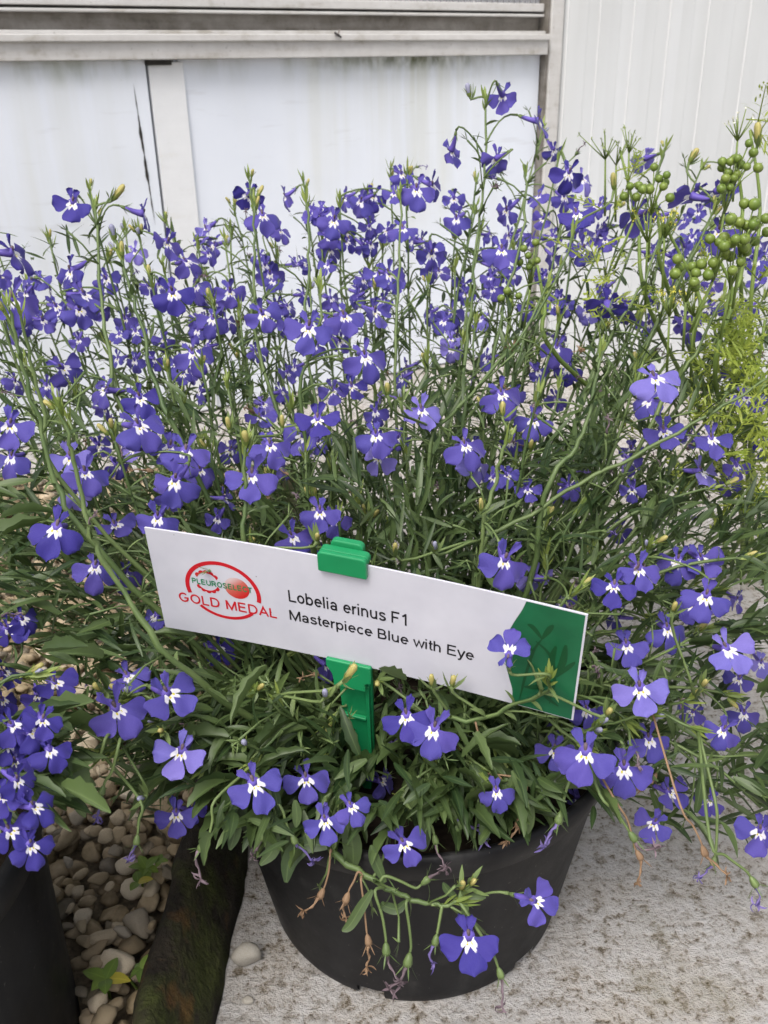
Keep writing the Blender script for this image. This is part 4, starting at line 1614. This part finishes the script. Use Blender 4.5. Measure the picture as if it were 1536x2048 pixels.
def finish_plant(plant, mainp):
    """stem meshes with their pedicels, shoot tips and bracts; collect leaves"""
    leaves = []
    nb = 0
    for si, path in enumerate(plant.paths):
        tip = path[-1]
        manual = mainp and (si < NMAN or si == TRAIL)
        if mainp and not manual and not clear(path[3:]) :
            # push the stem behind the card rather than through it
            bad = [i for i, p in enumerate(path) if hits_card(p, .003, .008)]
            for i in bad:
                path[i] = path[i] + np.array([0, .045, 0])
            k_ = np.array([.25, .5, .25])
            for _ in range(2):
                q = path.copy()
                for c3 in range(3):
                    q[1:-1, c3] = np.convolve(path[:, c3], k_, 'valid')
                path[1:-1] = q[1:-1]
        b = MB()
        L = np.linalg.norm(np.diff(path, axis=0), axis=1)
        S = np.concatenate([[0], np.cumsum(L)])
        tt = rng.uniform(.1, .7)
        wob = rng.normal(0, .0006, path.shape)
        wob[0] = wob[-1] = 0
        tt_ = np.repeat(np.clip(tt + rng.normal(0, .16, len(path)), 0, 1), 6)
        b.tube(path + wob, plant.rads[si] * rng.uniform(.88, 1.14, len(path)), 6, 0, [float(q) for q in tt_])
        for (pp, rr__) in plant.extra[si]:
            if mainp and any(hits_card(q, .001, .004) for q in pp[:-1]) and si not in (0,):
                pass
            b.tube(pp, rr__, 5, 0, rng.uniform(.3, .9))
            # bract at the pedicel foot
            b.blade(pp[0], unit(pp[2] - pp[0]) + np.array([0, 0, -.3]), (0, 0, 1), rng.uniform(.007, .013), .0022, .5, .2, 3, 0, rng.uniform(.2, .9))
        # shoot tip: tight tuft of narrow leaves
        tan = unit(path[-1] - path[-3])
        if tip[2] > PH + .02 or si == TRAIL:
            for k in range(rng.integers(6, 10)):
                a = k * 2.4
                side = unit(np.cross(tan, (math.cos(a), math.sin(a), .2)))
                dd = tan + side * rng.uniform(.25, .8)
                b.blade(tip - tan * rng.uniform(0, .010), dd, side, rng.uniform(.006, .013), rng.uniform(.0016, .0026), .1, .3, 3, 1, rng.uniform(.1, .9))
        # side bracts on the upper half
        n = len(path)
        for s_ in np.arange(S[-1] * .45, S[-1] * .97, .0085):
            i = int(np.searchsorted(S, s_)) - 1
            i = min(max(i, 1), n - 2)
            p = path[i] + (path[i + 1] - path[i]) * ((s_ - S[i]) / (L[i] + 1e-9))
            a = s_ * 330 + si
            t_ = unit(path[i + 1] - path[i])
            side = unit(np.cross(t_, (math.cos(a), math.sin(a), .1)))
            if covers(p + unit(side + t_ * .6) * .008, .002, .45):
                continue
            b.blade(p, side + t_ * rng.uniform(.3, .9), t_, rng.uniform(.007, .014), rng.uniform(.0018, .0034), rng.uniform(.2, .9), .25, 4, 0, rng.uniform(.1, .9), rng.uniform(-.6, .6))
            if rng.random() < .55:      # bare pedicel with a spent sepal star
                e2 = p + (side * 1.0 + t_ * rng.uniform(.1, 1.1)) * rng.uniform(.012, .026)
                b.tube([p, p * .5 + e2 * .5 + t_ * .002, e2], [.0006, .0005, .0007], 4, 0, .5)
                for q in range(5):
                    b.blade(e2, unit(e2 - p) + rng.normal(0, .5, 3), t_, rng.uniform(.004, .007), .0009, .1, .1, 2, 0, rng.uniform(.2, .9))
                if not hits_card(e2, .002, .006) and not below(e2, 30):
                    leaves.append(('wither', e2, unit(e2 - p) + np.array([0, 0, rng.uniform(-.8, .3)])))
        b.build('stem', [M['stem'], M['tip']], plant.root)
        if (tip[2] > PH + .03) and rng.random() < .75:
            for k in range(rng.integers(1, 4)):
                a = rng.uniform(0, 6.28)
                side = unit(np.cross(tan, (math.cos(a), math.sin(a), .2)))
                p = tip + side * .002 - tan * rng.uniform(-.002, .006)
                leaves.append(('bud', p, tan + side * rng.uniform(.2, .7)))
        # real leaves on the lower stem
        for s_ in np.arange(.012, S[-1] * (.72 if tip[2] < .27 else .50), .0105):
            i = min(max(int(np.searchsorted(S, s_)) - 1, 1), n - 2)
            a = s_ * 260 + si * 1.7
            t_ = unit(path[i + 1] - path[i])
            side = unit(np.cross(t_, (math.cos(a), math.sin(a), .1)))
            f_ = s_ / S[-1]
            leaves.append(('leaf', path[i], side * 1.0 + t_ * rng.uniform(.2, 1.0), rng.uniform(.016, .030) * (1.15 - .5 * f_), rng.uniform(.0034, .0060) * (1.2 - .7 * f_)))
    return leaves


items = finish_plant(main, True)
items_l = finish_plant(left, False)

# filler leaves: the leafy heart of the plant
for _ in range(3000):
    a = rng.uniform(0, 2 * math.pi)
    rad = .235 * math.sqrt(rng.random())
    x, y = POT[0] + rad * math.cos(a) * 1.15, POT[1] + .01 + rad * math.sin(a)
    top = .285 - .8 * max(0, rad - .05) ** 1.3
    z = rng.uniform(.135 + max(0, rad - .1) * .35, max(.15, top))
    u = unit(np.array([math.cos(a), math.sin(a), rng.uniform(-.1, 1.3)]) + rng.normal(0, .35, 3))
    items.append(('leaf', np.array([x, y, z]), u, rng.uniform(.014, .030), rng.uniform(.0024, .0048)))
# broad low leaves under the card and round the rim
for _ in range(200):
    a = rng.uniform(R(180), R(360))
    rad = rng.uniform(.045, .135)
    z = rng.uniform(.128, .165)
    p = np.array([POT[0] + rad * math.cos(a), POT[1] + rad * math.sin(a), z + .01])
    u = np.array([math.cos(a), math.sin(a), rng.uniform(-.4, .9)]) + rng.normal(0, .3, 3)
    items.append(('leaf', p, u, rng.uniform(.022, .036), rng.uniform(.0046, .0080)))
for (x0, x1, y0, y1, n_, dlo, dhi) in ((480, 1180, 1500, 1640, 420, .418, .465), (150, 480, 1270, 1640, 260, .43, .50), (480, 1150, 1400, 1640, 330, .435, .50), (1150, 1560, 1180, 1660, 420, .43, .52),
                                      (0, 330, 960, 1330, 260, .46, .54), (330, 1200, 780, 1120, 420, .48, .58), (1000, 1540, 800, 1250, 320, .48, .58), (0, 420, 800, 1000, 150, .50, .58), (60, 1500, 560, 820, 520, .54, .70)):
    for _ in range(n_):
        p = at(rng.uniform(x0, x1), rng.uniform(y0, y1), rng.uniform(dlo, dhi))
        if p[2] < PH + .004 and math.hypot(*(p[:2] - POT)) < PR + .01:
            continue
        out = unit(np.array([*(p[:2] - POT), rng.uniform(-.05, .12)]))
        items.append(('leaf', p, out + rng.normal(0, .45, 3) + np.array([0, 0, .15]), rng.uniform(.016, .032), rng.uniform(.0028, .0060)))
for (x0, x1, y0, y1, n_, dlo, dhi) in ((-20, 1560, 470, 700, 650, .55, .74), (-20, 1560, 600, 820, 1300, .53, .72), (-20, 1560, 800, 1130, 1500, .47, .60), (150, 1560, 1130, 1600, 900, .425, .50)):
    for _ in range(n_):
        y = rng.uniform(y0, y1)
        p = at(rng.uniform(x0, x1), y, rng.uniform(dlo, dhi))
        if p[2] < PH + .004 and math.hypot(*(p[:2] - POT)) < PR + .01:
            continue
        out = unit(np.array([*(p[:2] - POT), .25]))
        items.append(('leaf', p, out * .6 + rng.normal(0, .6, 3) + np.array([0, 0, .4]), rng.uniform(.012, .026), rng.uniform(.0018, .0038)))
for _ in range(240):
    p = at(rng.uniform(440, 1220), rng.uniform(1540, 1650), rng.uniform(.402, .424))
    items.append(('leaf', p, np.array([rng.normal(0, .6), -.5, rng.uniform(-1.0, .3)]), rng.uniform(.013, .028), rng.uniform(.0026, .0052)))
for _ in range(260):
    a = rng.uniform(0, 2 * math.pi)
    rad = .11 * math.sqrt(rng.random())
    p = np.array([LPOT[0] + rad * math.cos(a), LPOT[1] + rad * math.sin(a), rng.uniform(.17, .25)])
    u = np.array([math.cos(a), math.sin(a), rng.uniform(-.3, 1)]) + rng.normal(0, .3, 3)
    items_l.append(('leaf', p, u, rng.uniform(.018, .036), rng.uniform(.004, .008)))


for _ in range(230):
    p = at(rng.uniform(-60, 125), rng.uniform(1300, 1600), rng.uniform(.355, .42))
    out = unit(np.array([*(p[:2] - LPOT), rng.uniform(-.08, .08)]))
    items_l.append(('leaf', p, out + rng.normal(0, .5, 3), rng.uniform(.016, .032), rng.uniform(.003, .0062)))


def grow(plant, items, mainp):
    cand, nbud, nw = [], 0, 0
    random.shuffle(items)
    for it in items:
        p = it[1]
        if it[0] == 'leaf':
            d = unit(it[2])
            tip = p + d * it[3]
            if mainp:
                if hits_card(p, .003, .010) or hits_card(tip, .003, .010) or hits_card((p + tip) / 2, .003, .010):
                    continue
                if below(p) or below(tip, 25):
                    continue
            if covers(p) or covers(tip) or covers((p + tip) / 2):
                continue
            c0, rt, hh = (POT, PR, PH) if mainp else (LPOT, .105, .1765)
            if in_pot_wall(p, c0, rt, hh) or in_pot_wall(tip, c0, rt, hh) or (tip[2] < hh and math.hypot(*(tip[:2] - c0)) > rt * .8 and math.hypot(*(tip[:2] - c0)) < rt + .003):
                continue
            px, py, dd = proj(p)
            if mainp and py < 470 and rng.random() < .5:
                continue
            if mainp and py < 760 and it[4] > .0045 and rng.random() < .7:
                continue
            if mainp and 640 < py < 1700 and dd < np.interp(py, *YD) + (.012 if py < 1300 else -.004):
                if rng.random() < .8:
                    continue
            cand.append((p, d, it[3], it[4], px, py, dd))
        elif it[0] == 'bud' and nbud < (150 if mainp else 14):
            if mainp and (hits_card(p, .002, .006) or below(p)):
                continue
            put('flower_bud', random.choice(BUDS), plant.root, aim(p, it[2], rng.uniform(.0042, .0068), rng.uniform(0, 6)))
            nbud += 1
        elif it[0] == 'wither' and nw < (170 if mainp else 12):
            k = rng.choice([0, 0, 0, 1, 2])
            put('withered_flower', random.choice(WITH[int(k)]), plant.root, aim(p, it[2], rng.uniform(.0050, .0078), rng.uniform(0, 6)))
            nw += 1
    # nearest leaves that lie inside the frame are objects of their own
    inside = [c for c in cand if -20 < c[4] < 1556 and 200 < c[5] < 1760]
    inside.sort(key=lambda c: -(c[2] * c[3]) / c[6] ** 2 * (1 if c[6] < .52 else .3))
    keep = 290 if mainp else 40
    chosen = set(id(c) for c in inside[:keep])
    variants = []
    for i in range(10):
        b = MB()
        b.blade((0, 0, 0), (1, 0, 0), (0, 0, 1), 1.0, 1.0, rng.uniform(-.2, 1.0), rng.uniform(.1, .5), 8, 0, rng.uniform(.1, .8), rng.uniform(-.5, .5), True)
        variants.append(b.mesh('leaf', M['leaf']))
    sb = MB()
    for c in cand:
        p, d, L, W = c[:4]
        nrm = unit(np.array([0, 0, 1.0]) + rng.normal(0, .35, 3))
        s_ = np.cross(d, nrm)
        if np.linalg.norm(s_) < .1:
            nrm = np.array([.3, -1, .2])
            s_ = np.cross(d, nrm)
        s_ = unit(s_)
        nn = np.cross(s_, d)
        if id(c) in chosen:
            A = np.array([d * L, -s_ * W, nn * L * .9]).T
            # keep the leaf's own proportions: unit blade scaled along its axes
            put('leaf', random.choice(variants), plant.root, Matrix.Translation(Vector(p)) @ Matrix(A.tolist()).to_4x4())
        else:
            sb.blade(p, d, nn, L, W, rng.uniform(-.1, .9), rng.uniform(.1, .5), 5, 0, rng.uniform(0, .9), rng.uniform(-.7, .7))
    o = sb.build('foliage', M['leaf'], plant.root)
    o['kind'] = 'stuff'


grow(main, items, True)
grow(left, items_l, False)

# buds, capsules and husks that hang on the trailing shoot and along the front
DROOP = [  # stalk points, kind (0 grey wilted, 1 blue wilted, 2 dry brown), head direction given by the last two points
    ([(750, 1782), (764, 1830), (771, 1872), (772, 1884)], 0, .0098, .400), ([(812, 1806), (818, 1850), (822, 1890), (820, 1905)], 0, .0105, .398),
    ([(661, 1700), (658, 1740), (651, 1768), (648, 1776)], 2, .0085, .418), ([(716, 1744), (708, 1762), (700, 1776), (697, 1784)], 2, .0085, .412),
    ([(722, 1760), (728, 1810), (733, 1860), (734, 1868)], 2, .0085, .408), ([(770, 1752), (800, 1762), (830, 1776), (842, 1770)], 0, .0085, .410),
    ([(884, 1812), (880, 1835), (876, 1858), (874, 1868)], 1, .0085, .399), ([(975, 1890), (985, 1905), (992, 1922), (996, 1934)], 0, .0085, .396),
    ([(545, 1610), (548, 1630), (540, 1650), (534, 1660)], 0, .0090, .415), ([(560, 1612), (570, 1640), (578, 1660), (582, 1668)], 1, .0085, .415),
    ([(430, 1600), (425, 1640), (418, 1670), (413, 1680)], 0, .0095, .405), ([(280, 1600), (278, 1640), (276, 1660), (275, 1668)], 1, .0080, .405),
    ([(903, 1560), (900, 1580), (900, 1598), (902, 1606)], 1, .0125, .425), ([(856, 1645), (862, 1650), (866, 1660), (868, 1668)], 0, .0080, .420),
    ([(1200, 1590), (1230, 1620), (1250, 1650), (1258, 1662)], 0, .0090, .400), ([(1230, 1600), (1255, 1640), (1268, 1690), (1272, 1700)], 2, .0080, .400),
    ([(1360, 1610), (1385, 1650), (1400, 1680), (1404, 1690)], 2, .0085, .398), ([(1420, 1680), (1450, 1710), (1490, 1740), (1500, 1752)], 1, .0090, .392),
    ([(1140, 1560), (1130, 1590), (1125, 1610), (1122, 1622)], 1, .0100, .412), ([(1050, 1560), (1045, 1600), (1042, 1625), (1040, 1634)], 2, .0080, .420),
    ([(1430, 1600), (1434, 1650), (1432, 1700), (1430, 1712)], 1, .0075, .41), ([(215, 1470), (195, 1520), (150, 1520), (140, 1524)], 0, .0080, .40),
    ([(240, 1480), (225, 1540), (212, 1560), (208, 1570)], 1, .0080, .40), ([(960, 1480), (975, 1520), (985, 1540), (990, 1548)], 2, .0080, .42),
]
db = 0
for pts, kind, size, d in DROOP:
    Q = [at(x, y, d) for x, y in pts]
    near = min(((np.linalg.norm(q[k] - Q[0]), k, q) for q in main.paths for k in range(3, len(q))), key=lambda t: t[0])
    if near[0] > .002:
        Q = [near[2][near[1]]] + Q
    P = smooth_path(Q, 4)
    b = MB()
    b.tube(P, np.linspace(.0008, .0006, len(P)) * (.7 if kind == 2 else 1), 5, 0, .7)
    b.build('pedicel', M['dry'] if kind == 2 else M['stem'], lob)
    put('withered_flower', random.choice(WITH[kind]), lob, aim(P[-1], P[-1] - P[-3], size * 1.05, rng.uniform(0, 6)))
for (x, y, d, sz, up) in ((923, 1778, .398, .0066, (0.0, -.4, 1)), (940, 1770, .398, .0058, (.4, -.4, 1)), (690, 1360, .395, .0082, (.6, -.2, 1)), (650, 1395, .400, .0062, (.1, -.4, 1)), (755, 1362, .43, .0060, (0, -1, .4)),
                         (203, 1380, .40, .0065, (-.2, -.6, 1)), (325, 1460, .41, .0056, (0, -.8, .6)), (290, 1595, .41, .0060, (-.3, -.8, .6)), (865, 1372, .41, .0058, (-.1, -.2, 1)), (903, 1372, .405, .0066, (.2, -.2, 1)),
                         (793, 1590, .42, .0062, (0, -.9, .6)), (1102, 1352, .40, .0060, (0, -.6, 1)), (1213, 1430, .39, .0060, (.1, -.5, 1)), (1405, 1372, .40, .0056, (0, -.6, 1)), (1345, 1222, .41, .0056, (0, -.5, 1)),
                         (490, 1487, .41, .0068, (.1, -.8, .8)), (458, 860, .44, .0056, (0, -.1, 1)), (493, 890, .43, .0080, (0, -.2, 1)), (565, 856, .45, .0056, (0, -.1, 1)), (800, 800, .48, .0060, (0, 0, 1)), (775, 790, .48, .0066, (0, 0, 1)),
                         (1005, 832, .46, .0068, (0, -.1, 1)), (962, 1022, .45, .0060, (0, -.1, 1)), (870, 1102, .44, .0060, (0, -.3, 1)), (790, 1108, .44, .0060, (0, -.3, 1)), (635, 1082, .44, .0056, (0, -.4, 1)), (225, 400, .57, .0095, (.6, 0, .6)),
                         (940, 195, .60, .0085, (-.3, 0, 1)), (1378, 325, .60, .0095, (.5, 0, .9)), (1515, 290, .58, .0115, (-.1, 0, 1)), (1228, 380, .60, .0090, (-.1, 0, 1)), (230, 480, .53, .0085, (-.1, 0, 1))):
    p = at(x, y, d)
    u = unit(np.array(up, float))
    put('flower_bud', BUDS[db % len(BUDS)], lob, aim(p, u, sz, db))
    db += 1
    # its stalk back to the nearest stem
    best = min(((np.linalg.norm(q[k] - p), q[k]) for q in main.paths for k in range(len(q) // 3, len(q))), key=lambda t: t[0])
    s0 = best[1]
    if np.linalg.norm(s0 - p) > .0015:
        b = MB()
        P = bez(s0, s0 * .6 + p * .4 + np.array([0, 0, .002]), p - u * .3 * np.linalg.norm(p - s0), p, 6)
        b.tube(P, [.0008, .0007, .0007, .0007, .0008, .0010], 5, 0, .7)
        for k in range(3):
            side = unit(rng.normal(0, 1, 3))
            b.blade(p - u * .002, u * .8 + side * .7, side, .011, .0026, .2, .3, 3, 0, .8)
        b.build('pedicel', M['stem'], lob)
# larger leaves on the trailing shoot and over the rim
for (pts, W, d) in (([(656, 1692), (610, 1690), (580, 1720), (572, 1765)], .0085, .420), ([(745, 1780), (725, 1810), (700, 1850), (684, 1862)], .0048, .405), ([(770, 1765), (750, 1720), (742, 1690)], .0050, .410),
                    ([(812, 1802), (795, 1818), (770, 1812), (764, 1803)], .0046, .402), ([(918, 1800), (895, 1780), (886, 1765)], .0034, .399), ([(918, 1802), (930, 1815), (926, 1835)], .0034, .398), ([(930, 1795), (955, 1792), (972, 1796)], .0030, .398),
                    ([(835, 1620), (850, 1655), (845, 1690), (838, 1700)], .0060, .425), ([(975, 1600), (972, 1650), (960, 1690)], .0060, .420), ([(1060, 1590), (1056, 1640), (1052, 1670)], .0058, .42), ([(690, 1640), (705, 1690), (706, 1740)], .0088, .424),
                    ([(520, 1620), (540, 1660), (545, 1700), (520, 1730)], .0075, .42), ([(465, 1610), (470, 1660), (460, 1700)], .0062, .415), ([(590, 1600), (594, 1630), (592, 1655)], .0045, .415)):
    P = smooth_path([at(x, y, d) for x, y in pts], 4)
    b = MB()
    vs_, uv = [], []
    tn = np.gradient(P, axis=0)
    view = unit(np.array([0, -.8, .6]))
    n_ = len(P)
    for i in range(n_):
        t = i / (n_ - 1)
        s_ = unit(np.cross(tn[i], view))
        hw = W * .5 * max(.05, math.sin(math.pi * (t * .9 + .07)) ** .7)
        for q in (-1, 0, 1):
            vs_.append(P[i] + s_ * hw * q + view * abs(q) * hw * .3)
            uv.append((t, q))
    b.grid(vs_, n_, 3, 0, uv, float(rng.uniform(.2, .6)))
    b.build('leaf', M['leaf'], lob)

# ------------------------------------------------------------------ coriander behind on the right
cor = thing('coriander_plant', 'yellow green coriander gone to seed, feathery leaves behind the lobelia', 'herb')
CB = np.array([.36, .80, .0])


def cor_stem(px_pts, d0, d1, th=.0013):
    P = [at(x, y, d0 + (d1 - d0) * i / (len(px_pts) - 1)) for i, (x, y) in enumerate(px_pts)]
    e = P[0]
    P = [np.array([CB[0] + rng.normal(0, .012), CB[1] + rng.normal(0, .012), 0.0]), np.array([*(CB[:2] * .6 + e[:2] * .4), e[2] * .5])] + P
    path = smooth_path(P, 5)
    b = MB()
    b.tube(path, np.linspace(.0022, th * .7, len(path)), 6, 0, .5)
    b.build('stem', M['corstem'], cor)
    return path


for pts, d0, d1 in (([(1300, 620), (1275, 450), (1240, 300)], .66, .66), ([(1460, 640), (1480, 560), (1500, 450)], .58, .56), ([(1430, 760), (1465, 600), (1440, 520)], .57, .55), ([(1390, 720), (1400, 600), (1330, 450)], .6, .57),
                    ([(1500, 640), (1520, 420), (1500, 260)], .64, .62), ([(1330, 560), (1320, 470), (1310, 390)], .64, .62), ([(1480, 520), (1485, 420), (1475, 330)], .64, .62), ([(1120, 720), (1090, 610), (1075, 530)], .60, .59), ([(1500, 900), (1510, 780), (1530, 640)], .62, .6)):
    cor_stem(pts, d0, d1)

sm = []
for i in range(4):
    b = MB()
    b.ball((0, 0, 0), 1, 1, 1.02, rows=8, cols=20, mat=0, tint=rng.uniform(.1, .9))
    b.v = [((1 + .07 * math.cos(10 * math.atan2(q[1], q[0]))) * q[0], (1 + .07 * math.cos(10 * math.atan2(q[1], q[0]))) * q[1], q[2] - .10 * math.exp(-9 * (q[0] ** 2 + q[1] ** 2))) for q in b.v]
    for k in range(4):
        b.blade((0, 0, .9), (math.cos(k * 1.57) * .6, math.sin(k * 1.57) * .6, .8), (0, 0, 1), .5, .18, .2, .1, 2, 0, .2)
    sm.append(b.mesh('seed', M['seed']))


def umbel(px, py, d, n, spread, r_, core=(0, .012)):
    c = at(px, py, d)
    base = c + np.array([core[0], .004, -core[1] - .008])
    b = MB()
    pos = []
    for k in range(n):
        for _ in range(40):
            q = c + rng.normal(0, 1, 3) * np.array([spread, spread * .7, spread * .8]) * .74
            if all(np.linalg.norm(q - z) > 1.75 * r_ for z in pos):
                break
        pos.append(q)
        b.tube([base, base * .5 + q * .5 + np.array([0, 0, .002]), q], [.0006, .00045, .0004], 4, 0, .6)
    b.tube([base + np.array([rng.normal(0, .003), .006, -.03]), base], [.0009, .0008], 5, 0, .5)
    o = b.build('umbel', M['corstem'], cor)
    for q in pos:
        put('seed', random.choice(sm), o, aim(q, unit(q - base) + rng.normal(0, .2, 3), r_ * rng.uniform(.95, 1.2), 0))


for args in ((1497, 440, 0.495, 11, .0078, .0027), (1440, 492, 0.500, 7, .0065, .0026), (1475, 508, 0.505, 8, .0078, .0027), (1385, 535, 0.510, 9, .0072, .0026), (1312, 365, 0.570, 8, .0062, .0024), (1472, 325, 0.570, 12, .0070, .0025),
             (1462, 362, 0.570, 7, .0065, .0024), (1275, 382, 0.580, 6, .0065, .0024), (1065, 520, 0.600, 7, .0062, .0022), (1020, 590, 0.590, 6, .0062, .0022)):
    umbel(*args)


def frond(p, d, L, mat, tint, b, n=7):
    d = unit(d)
    up = unit(np.array([0, -.2, 1]) + rng.normal(0, .3, 3))
    P = [p + d * L * t + up * (-.18 * L * t * t) for t in np.linspace(0, 1, n + 1)]
    b.tube(P, np.linspace(.0005, .00025, n + 1), 4, 0, tint)
    s_ = unit(np.cross(d, up))
    for i in range(1, n + 1):
        for sg in (-1, 1):
            l2 = L * .42 * (1.05 - i / (n + 1)) * rng.uniform(.7, 1.2)
            dd = unit(d * .8 + s_ * sg + up * rng.uniform(-.3, .4))
            b.blade(P[i], dd, up, l2, .0019, .3, .1, 3, 0, tint + rng.uniform(-.2, .2))
            for q in (.4, .7):
                b.blade(P[i] + dd * l2 * q, unit(dd + s_ * sg * .8 * rng.choice([-1, 1])), up, l2 * .55, .0016, .2, .1, 2, 0, tint + rng.uniform(-.2, .2))


for (cx0, cy0, sx, sy, d, n) in ((1480, 700, 45, 80, .58, 52), (1510, 850, 30, 70, .56, 44), (1410, 640, 50, 60, .62, 16), (1185, 580, 35, 25, .60, 9), (1270, 380, 25, 25, .66, 7),
                             (1430, 860, 60, 50, .61, 16), (1300, 560, 60, 40, .62, 7), (1495, 255, 25, 12, .60, 4), (1460, 980, 60, 40, .59, 10)):
    for _ in range(n):
        p = at(cx0 + rng.normal(0, sx), cy0 + rng.normal(0, sy), d + rng.normal(0, .025))
        b = MB()
        frond(p, rng.normal(0, 1, 3) + np.array([0, 0, .3]), rng.uniform(.018, .036), 0, float(rng.uniform(.2, .9)), b, 5)
        b.build('feathery_leaf', M['fern'], cor)
# flowering umbels: tiny pale florets
for (px, py, d, n, mt) in ((1210, 278, .66, 9, 'seed'), (1232, 290, .66, 7, 'seed'), (1258, 265, .66, 8, 'seed'), (1478, 238, .62, 10, 'floret'), (1330, 430, .56, 18, 'yellowbit'), (1295, 440, .57, 12, 'yellowbit'), (1390, 590, .56, 14, 'yellowbit'), (1340, 590, .56, 12, 'yellowbit')):
    c = at(px, py, d)
    base = c + np.array([0.002, .003, -.014])
    b = MB()
    for _ in range(n):
        q = c + rng.normal(0, 1, 3) * np.array([.006, .005, .0035])
        b.tube([base, q], [.0005, .0003], 4, 0, .7)
        for k in range(5):
            b.blade(q, rng.normal(0, 1, 3), (0, 0, 1), .0022, .0012, .2, .1, 2, 1, .7)
    b.tube([base + np.array([.004, .004, -.04]), base], [.0009, .0007], 5, 0, .6)
    b.build('flower_umbel', [M['corstem'], M[mt]], cor)

# ------------------------------------------------------------------ weeds in the gravel
def weed(label, spots, z=.047):
    t = None
    for (px, py, n, L, yel) in spots:
        g = on_plane(px, py, (0, 0, z), np.array([0, 0, 1.0]))
        if t is None:
            t = thing('weed_seedling', label, 'weed', (g[0], g[1], .022))
            o0 = np.array([g[0], g[1], .022])
        c = g - o0
        b = MB()
        b.tube([c * np.array([1, 1, 0]), c * .6 + np.array([0, 0, .006]), c], [.0009, .0008, .0007], 5, 0, .5)
        b.build('stem', M['weed'], t)
        for k in range(n):
            a = 2 * math.pi * k / n + rng.uniform(-.3, .3)
            b = MB()
            b.blade(c, (math.cos(a), math.sin(a), rng.uniform(.1, .6)), (0, 0, 1), L * rng.uniform(.7, 1.1), L * .62, .6, .15, 6, 0, rng.uniform(.2, .9))
            b.build('leaf', M['weedyellow'] if (yel and k == 0) else M['weed'], t)


weed('bright green weed seedling among the pebbles beside the edging board', [(212, 1958, 6, .013, True), (283, 1938, 5, .008, False)])
weed('small green weed with a yellow leaf against the edging board', [(292, 1735, 6, .010, False), (276, 1765, 3, .010, True), (318, 1722, 4, .007, False)])
